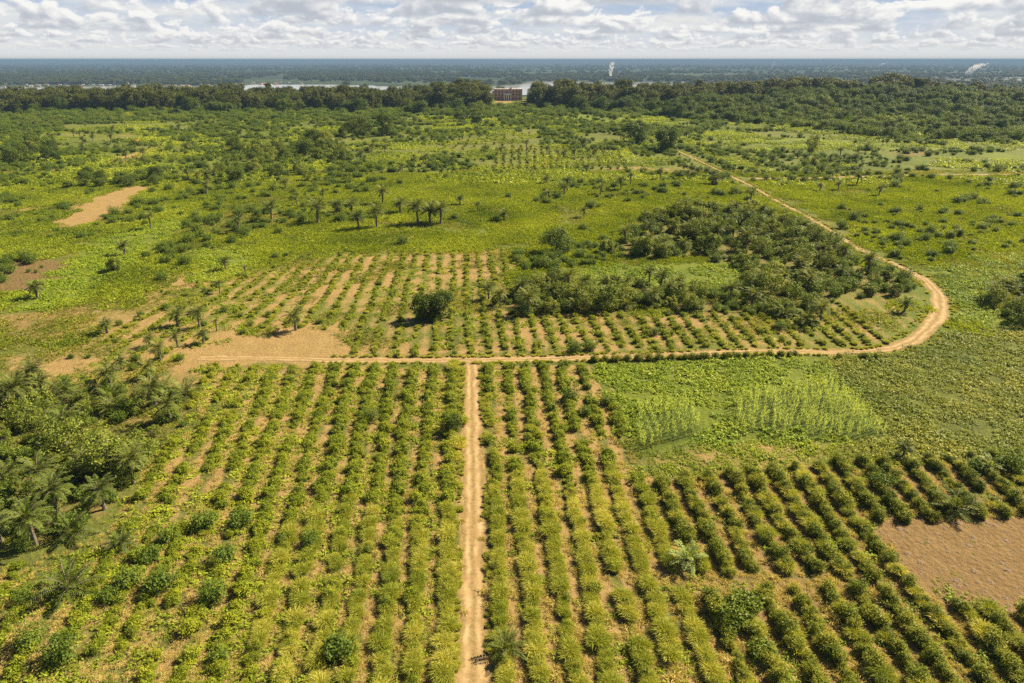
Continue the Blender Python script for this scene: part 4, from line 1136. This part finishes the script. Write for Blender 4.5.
gn_stuff('forest', rest[:, :2], RNG.random(m) * 6.28, rest[:, 2], RNG.integers(0, 6, m), F6, 'dense dark forest behind the front trees of the belt', 'forest')
for px, py, top, vr, wd, lb in ((535, 104, 81, 1, .8, 'dark tree at the forest corner right of the brick building'), (563, 103, 78.5, 0, 1.0, 'flat-topped spreading tree rising above the forest right of the building'),
                     (622, 103, 78.5, 0, .95, 'flat-topped tree rising above the middle of the right forest'), (797, 98, 76, 0, 1.25, 'wide flat-topped tree above the right forest'), (720, 100, 81, 1, 1, 'rounded tall tree just above the right forest line'),
                     (874, 97, 75, 1, 1.0, 'left shoulder tree of the tall dome on the right skyline'), (890, 97, 71.5, 1, 1.25, 'tallest domed tree on the right skyline'), (904, 97, 74.5, 1, 1.0, 'right shoulder tree of the tall dome on the right skyline'),
                     (468, 106, 81, 1, 1.3, 'tall domed tree at the right end of the left forest belt')):
    x, y = at(px, py); d = y * CT + H * ST
    top_z = H - math.tan(TH - math.atan((341.5 - top) / F)) * y
    s = float(top_z - zt(x, y)) / (29 if vr == 0 else 31)
    two_part('spreading_tree', UMB[vr], x, y, (s * wd, s * wd, s), lb, 'tree')

# wooded lowland beyond the river
n = 16000
y = 2900 * np.exp(RNG.random(n) * math.log(4.6)); x = (RNG.random(n) * 2 - 1) * .85 * y
tq = x / y
ok = (y > np.interp(tq, *FB) + 25) & (fbm(x, y, 420, 91) + .25 * (fbm(x, y / 3, 1500, 92) - .5) > .44)
x, y = x[ok], y[ok]
ok2 = None
n2_ = 2500; x2 = (RNG.random(n2_) * 2 - 1) * 2600; y2 = 1900 + RNG.random(n2_) * 1500
k2 = (y2 < np.interp(x2 / y2, *NB) - 25)
x = np.concatenate([x, x2[k2]]); y = np.concatenate([y, y2[k2]])
m = len(x)
gn_stuff('distant_wood', np.stack([x, y], -1), RNG.random(m) * 6.28, np.stack([1.0 + RNG.random(m) * 1.2] * 2 + [.55 + .5 * RNG.random(m)], -1), RNG.integers(0, 6, m), [[c for c in f if c.data.name.startswith('forest_tree_crown') or 'crown' in c.name] for f in F6], 'far-off wooded lowland beyond the river', 'woods')

# ------------------------------------------------------------------ buildings
def boxes(name, bl, mats):
    v, f, mi = [], [], []
    for x0, x1, y0, y1, z0, z1, m_ in bl:
        b = len(v)
        v += [(x0, y0, z0), (x1, y0, z0), (x1, y1, z0), (x0, y1, z0), (x0, y0, z1), (x1, y0, z1), (x1, y1, z1), (x0, y1, z1)]
        for q in ((0, 3, 2, 1), (4, 5, 6, 7), (0, 1, 5, 4), (1, 2, 6, 5), (2, 3, 7, 6), (3, 0, 4, 7)): f.append(tuple(b + i for i in q)); mi.append(m_)
    return mesh_from(name, v, f, mats, mi)
bx, by = (float(t) for t in at(508, 101.3))
bl = tag(link('brick_building', None, (bx, by, float(zt(bx, by)))), 'unfinished reddish brick building with white pillared porch in a gap of the forest', 'building')
BW, BD, BH = 37.0, 16.0, 13.6
hw = BW / 2
# front wall built round its openings: three storeys of eight bays, the middle two given to the porch
bays = [(-16.4 + i * 4.1, -16.4 + i * 4.1 + 1.5) for i in range(3)] + [(6.2 + i * 4.1, 7.7 + i * 4.1) for i in range(3)]
storeys = [(1.6, 3.7), (6.0, 8.1), (10.1, 12.1)]
walls = [(-hw, -hw + .4, .4, BD, -1, BH, 0), (hw - .4, hw, .4, BD, -1, BH, 0), (-hw + .4, hw - .4, BD - .4, BD, -1, BH, 0)]
zc = -1.0
for z0, z1 in storeys:
    walls.append((-hw, hw, 0, .4, zc, z0, 0))
    xc = -hw
    for a_, b_ in bays:
        walls.append((xc, a_, 0, .4, z0, z1, 0)); xc = b_
    walls.append((xc, hw, 0, .4, z0, z1, 0)); zc = z1
walls.append((-hw, hw, 0, .4, zc, BH, 0))
link('wall', boxes('brick_wall', walls, [M['brick']]), parent=bl)
link('floor_slab', boxes('floor_slab', [(-hw - .15, hw + .15, -.15, -.005, z - .25, z + .25, 0) for z in (4.8, 9.1)], [M['concrete']]), parent=bl)
link('roof', boxes('roof', [(-hw - .5, hw + .5, -.5, BD + .5, BH + .005, BH + .6, 0), (2.0, 4.8, 3, 6, BH + .605, BH + 2.6, 0)], [M['concrete']]), parent=bl)
for a_, b_ in bays:
    for z0, z1 in storeys:
        w_ = link('window', boxes('window_panel', [(a_, b_, .22, .3, z0, z1, 0)], [M['dark']]), parent=bl)
        link('sill', boxes('sill', [(a_ - .15, b_ + .15, -.18, -.004, z0 - .2, z0 - .004, 0)], [M['concrete']]), parent=w_)
po = link('porch', boxes('porch', [(-5.4, 4.4, -3.2, -.2, 7.3, 9.0, 0), (-5.4, 4.4, -3.2, -.2, -.8, .3, 0)], [M['whitepaint']]), parent=bl)
for xx in (-5.3, -2.2, .2, 3.1):
    link('pillar', boxes('pillar', [(xx, xx + 1.2, -3.1, -1.9, .305, 7.295, 0)], [M['whitepaint']]), parent=po)
link('door', boxes('door', [(-2.0, 1.0, -.12, -.02, .305, 4.0, 0)], [M['dark']]), parent=bl)

# orange-roofed shelter on the left plain
sx, sy = (float(t) for t in at(136, 143))
sh = tag(link('field_shelter', None, (sx, sy, float(zt(sx, sy))), .3, .75), 'small shelter with a bright orange roof on the left scrub plain', 'shelter')
link('roof', mesh_from('shelter_roof', [(-2.6, -1.9, 2.0), (2.6, -1.9, 2.0), (2.6, 1.9, 2.0), (-2.6, 1.9, 2.0), (-2.2, 0, 3.2), (2.2, 0, 3.2), (-2.6, -1.9, 2.06), (2.6, -1.9, 2.06), (2.6, 1.9, 2.06), (-2.6, 1.9, 2.06)],
     [(6, 7, 5, 4), (8, 9, 4, 5), (7, 8, 5), (9, 6, 4), (0, 3, 2, 1), (0, 1, 7, 6), (1, 2, 8, 7), (2, 3, 9, 8), (3, 0, 6, 9)], [M['orange']]), parent=sh)
for xx, yy in ((-2.3, -1.6), (2.2, -1.6), (2.2, 1.5), (-2.3, 1.5)):
    link('post', boxes('post', [(xx, xx + .12, yy, yy + .12, -.6, 1.995, 0)], [M['wood']]), parent=sh)

# town houses on the far bank
def house(name, l, w, h, wall, roof):
    r = h + w * .28; e = .5
    v = [(-l, -w, -2), (l, -w, -2), (l, w, -2), (-l, w, -2), (-l, -w, h), (l, -w, h), (l, w, h), (-l, w, h), (-l, 0, r), (l, 0, r),
         (-l - e, -w - e, h - .1), (l + e, -w - e, h - .1), (l + e, 0, r + .25), (-l - e, 0, r + .25), (l + e, w + e, h - .1), (-l - e, w + e, h - .1),
         (-1, -w - .02, 0), (1, -w - .02, 0), (1, -w - .02, 2.4), (-1, -w - .02, 2.4)]
    f = [(0, 1, 5, 4), (1, 2, 6, 5), (2, 3, 7, 6), (3, 0, 4, 7), (5, 6, 9), (7, 4, 8), (10, 11, 12, 13), (13, 12, 14, 15), (16, 17, 18, 19)]
    return mesh_from(name, v, f, [wall, roof, M['dark']], [0, 0, 0, 0, 0, 0, 1, 1, 2])
HS = [house('town_house', 9, 5, 5, M['concrete'], M['tin']), house('town_house', 13, 6, 6, M['concrete'], M['tinlight']), house('town_house', 8, 5, 5, M['concrete'], M['tinlight']), house('town_house', 16, 7, 7, M['tin'], M['tin'])]
nh = 0
while nh < 210:
    z_ = random.random()
    px = random.uniform(20, 330) if z_ < .5 else random.uniform(900, 1030) if z_ < .72 else random.uniform(360, 520) if z_ < .84 else random.uniform(560, 900)
    t = (px - 512) / F / CT * 1.0
    for _ in range(4): 
        pass
    yb = float(np.interp(t, *FB)); y = yb + 30 + random.random() ** 2 * (260 if px < 350 or px > 880 else 420); x = t * y
    lb, gp = (('pale town house on the far river bank at the left', 'houses on the left far bank') if px < 350 else ('pale town house on the far river bank at the right', 'houses on the right far bank') if px > 880 else ('pale house on the middle of the far river bank', 'houses on the middle far bank'))
    single('town_house', random.choice(HS), x, y, random.uniform(.3, .58) * (1.0 if px < 350 or px > 880 else .6), lb, 'house', gp, rz=random.gauss(0, .35)); nh += 1

# ------------------------------------------------------------------ smoke
def smoke(px, py, pts, dens, label, colour=(.995, .995, .995)):
    x, y = at(px, py, -44); x, y = float(x), float(y)
    sc = (y * CT + (H + 44) * ST) / F
    m, ns, ls = mat('smoke')
    g = ns.new('ShaderNodeNewGeometry')
    nz = noise(ns, ls, g.outputs['Position'], .075, 4, .65)
    vol = ns.new('ShaderNodeVolumePrincipled'); vol.inputs['Color'].default_value = (*colour, 1)
    spz = ns.new('ShaderNodeSeparateXYZ'); ls.new(g.outputs['Position'], spz.inputs[0])
    fall = math_node(ns, ls, 'MULTIPLY', math_node(ns, ls, 'SUBTRACT', 64.0, spz.outputs['Z']), .0095, clamp=True)
    mx = math_node(ns, ls, 'MAXIMUM', math_node(ns, ls, 'MULTIPLY', math_node(ns, ls, 'SUBTRACT', nz, .41), math_node(ns, ls, 'MULTIPLY', fall, dens * 7)), 0.0)
    ls.new(mx, vol.inputs['Density'])
    o = ns.new('ShaderNodeOutputMaterial'); ls.new(vol.outputs[0], o.inputs['Volume'])
    # lumpy tube
    P = np.array([(a * sc, 0, b * sc) for a, b, r in pts]); rd = np.array([r * sc for a, b, r in pts])
    t = np.linspace(0, 1, 24); tt = np.linspace(0, 1, len(P))
    Q = np.stack([np.interp(t, tt, P[:, i]) for i in range(3)], -1); rr = np.interp(t, tt, rd)
    sides = 14; v = []
    for i in range(24):
        for k in range(sides):
            a = 2 * PI * k / sides; r = rr[i] * (.75 + .5 * float(vnoise(i * 1.0, k * .0 + math.cos(a) * 2, 1.6, 95)))
            v.append((Q[i, 0] + math.cos(a) * r, Q[i, 1] + math.sin(a) * r, Q[i, 2] + .2 * r * math.sin(3 * a + i)))
    f = [(i * sides + k, i * sides + (k + 1) % sides, (i + 1) * sides + (k + 1) % sides, (i + 1) * sides + k) for i in range(23) for k in range(sides)]
    f += [tuple(range(sides))[::-1], tuple(23 * sides + k for k in range(sides))]
    me = mesh_from('smoke_plume', v, f, [m])
    tag(link('smoke_plume', me, (x, y, -43.0)), label, 'smoke')
smoke(610, 77.5, [(0, -.2, 1.6), (.1, 4, 2.0), (.6, 8, 2.5), (1.2, 11, 2.6), (1.8, 14.2, 2.0)], .10, 'tall white smoke column rising beyond the river above the forest')
smoke(967, 76.5, [(0, 0, 2.4), (1.2, 3, 3.2), (3.5, 6, 4.0), (6.5, 8.5, 4.6), (10, 10.5, 4.8), (14, 12, 4.0)], .075, 'white smoke plume drifting right beyond the river at the right')
smoke(771, 70, [(0, 0, .7), (.6, 3, 1.2), (1.5, 6, 1.6), (3, 9, 1.5)], .015, 'faint thin smoke wisp beyond the river, between the two big plumes')
smoke(876, 69, [(0, 0, 1.0), (2, 2.5, 1.5), (6, 4.5, 2.0), (11, 6, 1.6)], .012, 'faint low smoke smear beyond the river left of the drifting plume')

# ------------------------------------------------------------------ air
m, ns, ls = mat('haze')
vol = ns.new('ShaderNodeVolumePrincipled'); vol.inputs['Color'].default_value = (.175, .27, .43, 1); vol.inputs['Density'].default_value = 1.1e-4; vol.inputs['Anisotropy'].default_value = .0
o_ = ns.new('ShaderNodeOutputMaterial'); ls.new(vol.outputs[0], o_.inputs['Volume'])
hz = link('haze', boxes('haze', [(-390000, 390000, -900, 63500, -56, 60, 0)], [m]))
tag(hz, kind='stuff'); hz['label'] = 'pale blue haze over the far lowland'; hz['category'] = 'haze'

# ------------------------------------------------------------------ light and sky
EXPO = 1.40
sun_el = math.radians(41); sun_dir = np.array([.88, .47]); az = math.atan2(sun_dir[0], sun_dir[1])
s = bpy.data.lights.new('sun', 'SUN'); s.energy = 5.0; s.angle = math.radians(.55); s.color = (1.0, .88, .64)
so = bpy.data.objects.new('sun', s); C.objects.link(so)
so.rotation_euler = (PI / 2 - sun_el, 0, PI - az)
sc = bpy.context.scene
w = bpy.data.worlds.new('World'); sc.world = w; w.use_nodes = True
ns, ls = w.node_tree.nodes, w.node_tree.links; ns.clear()
sky = ns.new('ShaderNodeTexSky'); sky.sky_type = 'NISHITA'; sky.sun_disc = False; sky.sun_elevation = sun_el; sky.sun_rotation = az; sky.altitude = 600; sky.air_density = .55; sky.dust_density = .3; sky.ozone_density = 1.0
bg = ns.new('ShaderNodeBackground'); bg.inputs['Strength'].default_value = .05; ls.new(sky.outputs[0], bg.inputs['Color'])
tc = ns.new('ShaderNodeTexCoord'); D = tc.outputs['Generated']
sp = ns.new('ShaderNodeSeparateXYZ'); ls.new(D, sp.inputs[0])
mn = lambda op, a, b=None, c=None, clamp=False: math_node(ns, ls, op, a, b, c, clamp)
azm = mn('ARCTAN2', sp.outputs[0], sp.outputs[1])
el = mn('MAXIMUM', sp.outputs[2], 0.0)
def comb(x_, y_, z_):
    c_ = ns.new('ShaderNodeCombineXYZ')
    for i, v_ in enumerate((x_, y_, z_)):
        if isinstance(v_, (int, float)): c_.inputs[i].default_value = v_
        else: ls.new(v_, c_.inputs[i])
    return c_.outputs[0]
def tnoise(vec, det, ro, dist=0.0):
    n_ = ns.new('ShaderNodeTexNoise'); n_.inputs['Scale'].default_value = 1; n_.inputs['Detail'].default_value = det
    n_.inputs['Roughness'].default_value = ro; n_.inputs['Distortion'].default_value = dist; ls.new(vec, n_.inputs['Vector']); return n_.outputs[0]
up = mn('MULTIPLY', el, 15.0, clamp=True)
ccol = mixc(ns, ls, up, (.80, .81, .80), (.44, .55, .72))
ccol = mixc(ns, ls, mn('MULTIPLY', mn('SUBTRACT', tnoise(comb(mn('MULTIPLY', azm, 9), mn('MULTIPLY', el, 60), 3.3), 6, .6), .40), 4.0, clamp=True), ccol, (.80, .81, .80))
# banks of cumulus with flat grey bases at 950 m, from far to near (distances in km)
for d_, seed, thr in ((95, 1.7, .43), (70, 5.1, .44), (52, 8.3, .45), (39, 12.9, .455), (29.5, 17.2, .455), (22.5, 21.4, .46), (17.5, 25.8, .455), (13.8, 31.1, .43), (11.2, 36.3, .42)):
    X_ = mn('MULTIPLY', azm, d_); Z_ = mn('MULTIPLY', el, d_)
    wob = mn('MULTIPLY_ADD', tnoise(comb(mn('MULTIPLY', X_, .8), 0.0, seed), 3, .5), .26, .82)       # height of the base
    t_ = mn('DIVIDE', mn('SUBTRACT', Z_, wob), .62)
    n1_ = tnoise(comb(mn('MULTIPLY', X_, .64), mn('MULTIPLY', Z_, 1.15), seed), 9, .56, .25)
    n2_ = tnoise(comb(mn('MULTIPLY_ADD', X_, .64, .09), mn('MULTIPLY_ADD', Z_, 1.15, .17), seed), 5, .56, .25)
    m_ = mn('SUBTRACT', mn('SUBTRACT', n1_, thr), mn('MULTIPLY', mn('MAXIMUM', t_, 0.0), .085))
    m_ = mn('MULTIPLY', m_, 22.0, clamp=True)
    m_ = mn('MULTIPLY', m_, mn('MULTIPLY', mn('ADD', t_, .12), 5.5, clamp=True))
    l_ = mn('ADD', mn('MULTIPLY_ADD', t_, .80, .20), mn('MULTIPLY', mn('SUBTRACT', n1_, n2_), 5.0))
    l_ = mn('ADD', l_, mn('MULTIPLY', mn('SUBTRACT', thr + .06, n1_), 1.6), clamp=True)
    c_ = ramp(ns, ls, l_, [(.0, (.46, .50, .57)), (.28, (.57, .60, .66)), (.55, (.78, .79, .80)), (.82, (.98, .97, .94))])
    c_ = mixc(ns, ls, 1 - math.exp(-d_ / 120), c_, (.80, .81, .80))
    ccol = mixc(ns, ls, m_, ccol, c_)
hor = mn('MULTIPLY', mn('SUBTRACT', .020, el), 60.0, clamp=True)
ccol = mixc(ns, ls, mn('MULTIPLY', hor, .8), ccol, (.79, .80, .79))
bg2 = ns.new('ShaderNodeBackground'); bg2.inputs['Strength'].default_value = 1.0 / 2 ** EXPO; ls.new(ccol, bg2.inputs['Color'])
hi = mn('MULTIPLY', mn('SUBTRACT', .17, el), 12.0, clamp=True)
cf = mn('MULTIPLY_ADD', hi, .97, .03)
ms = ns.new('ShaderNodeMixShader'); ls.new(cf, ms.inputs[0]); ls.new(bg.outputs[0], ms.inputs[1]); ls.new(bg2.outputs[0], ms.inputs[2])
ow = ns.new('ShaderNodeOutputWorld'); ls.new(ms.outputs[0], ow.inputs['Surface'])

# ------------------------------------------------------------------ camera
cam = bpy.data.cameras.new('camera'); cam.lens = 24; cam.sensor_width = 36; cam.clip_end = 500000; cam.clip_start = .5
co_ = bpy.data.objects.new('camera', cam); C.objects.link(co_); co_.location = (0, 0, H); co_.rotation_euler = (PI / 2 - TH, 0, 0)
sc.camera = co_
sc.view_settings.view_transform = 'Standard'; sc.view_settings.look = 'None'; sc.view_settings.exposure = EXPO; sc.view_settings.gamma = 1
sc.cycles.max_bounces = 5; sc.cycles.diffuse_bounces = 1; sc.cycles.glossy_bounces = 2; sc.cycles.transmission_bounces = 2; sc.cycles.volume_bounces = 2
sc.cycles.use_denoising = False; sc.render.filter_size = 1.3
sc.cycles.sample_clamp_indirect = 4
sc.cycles.volume_max_steps = 128
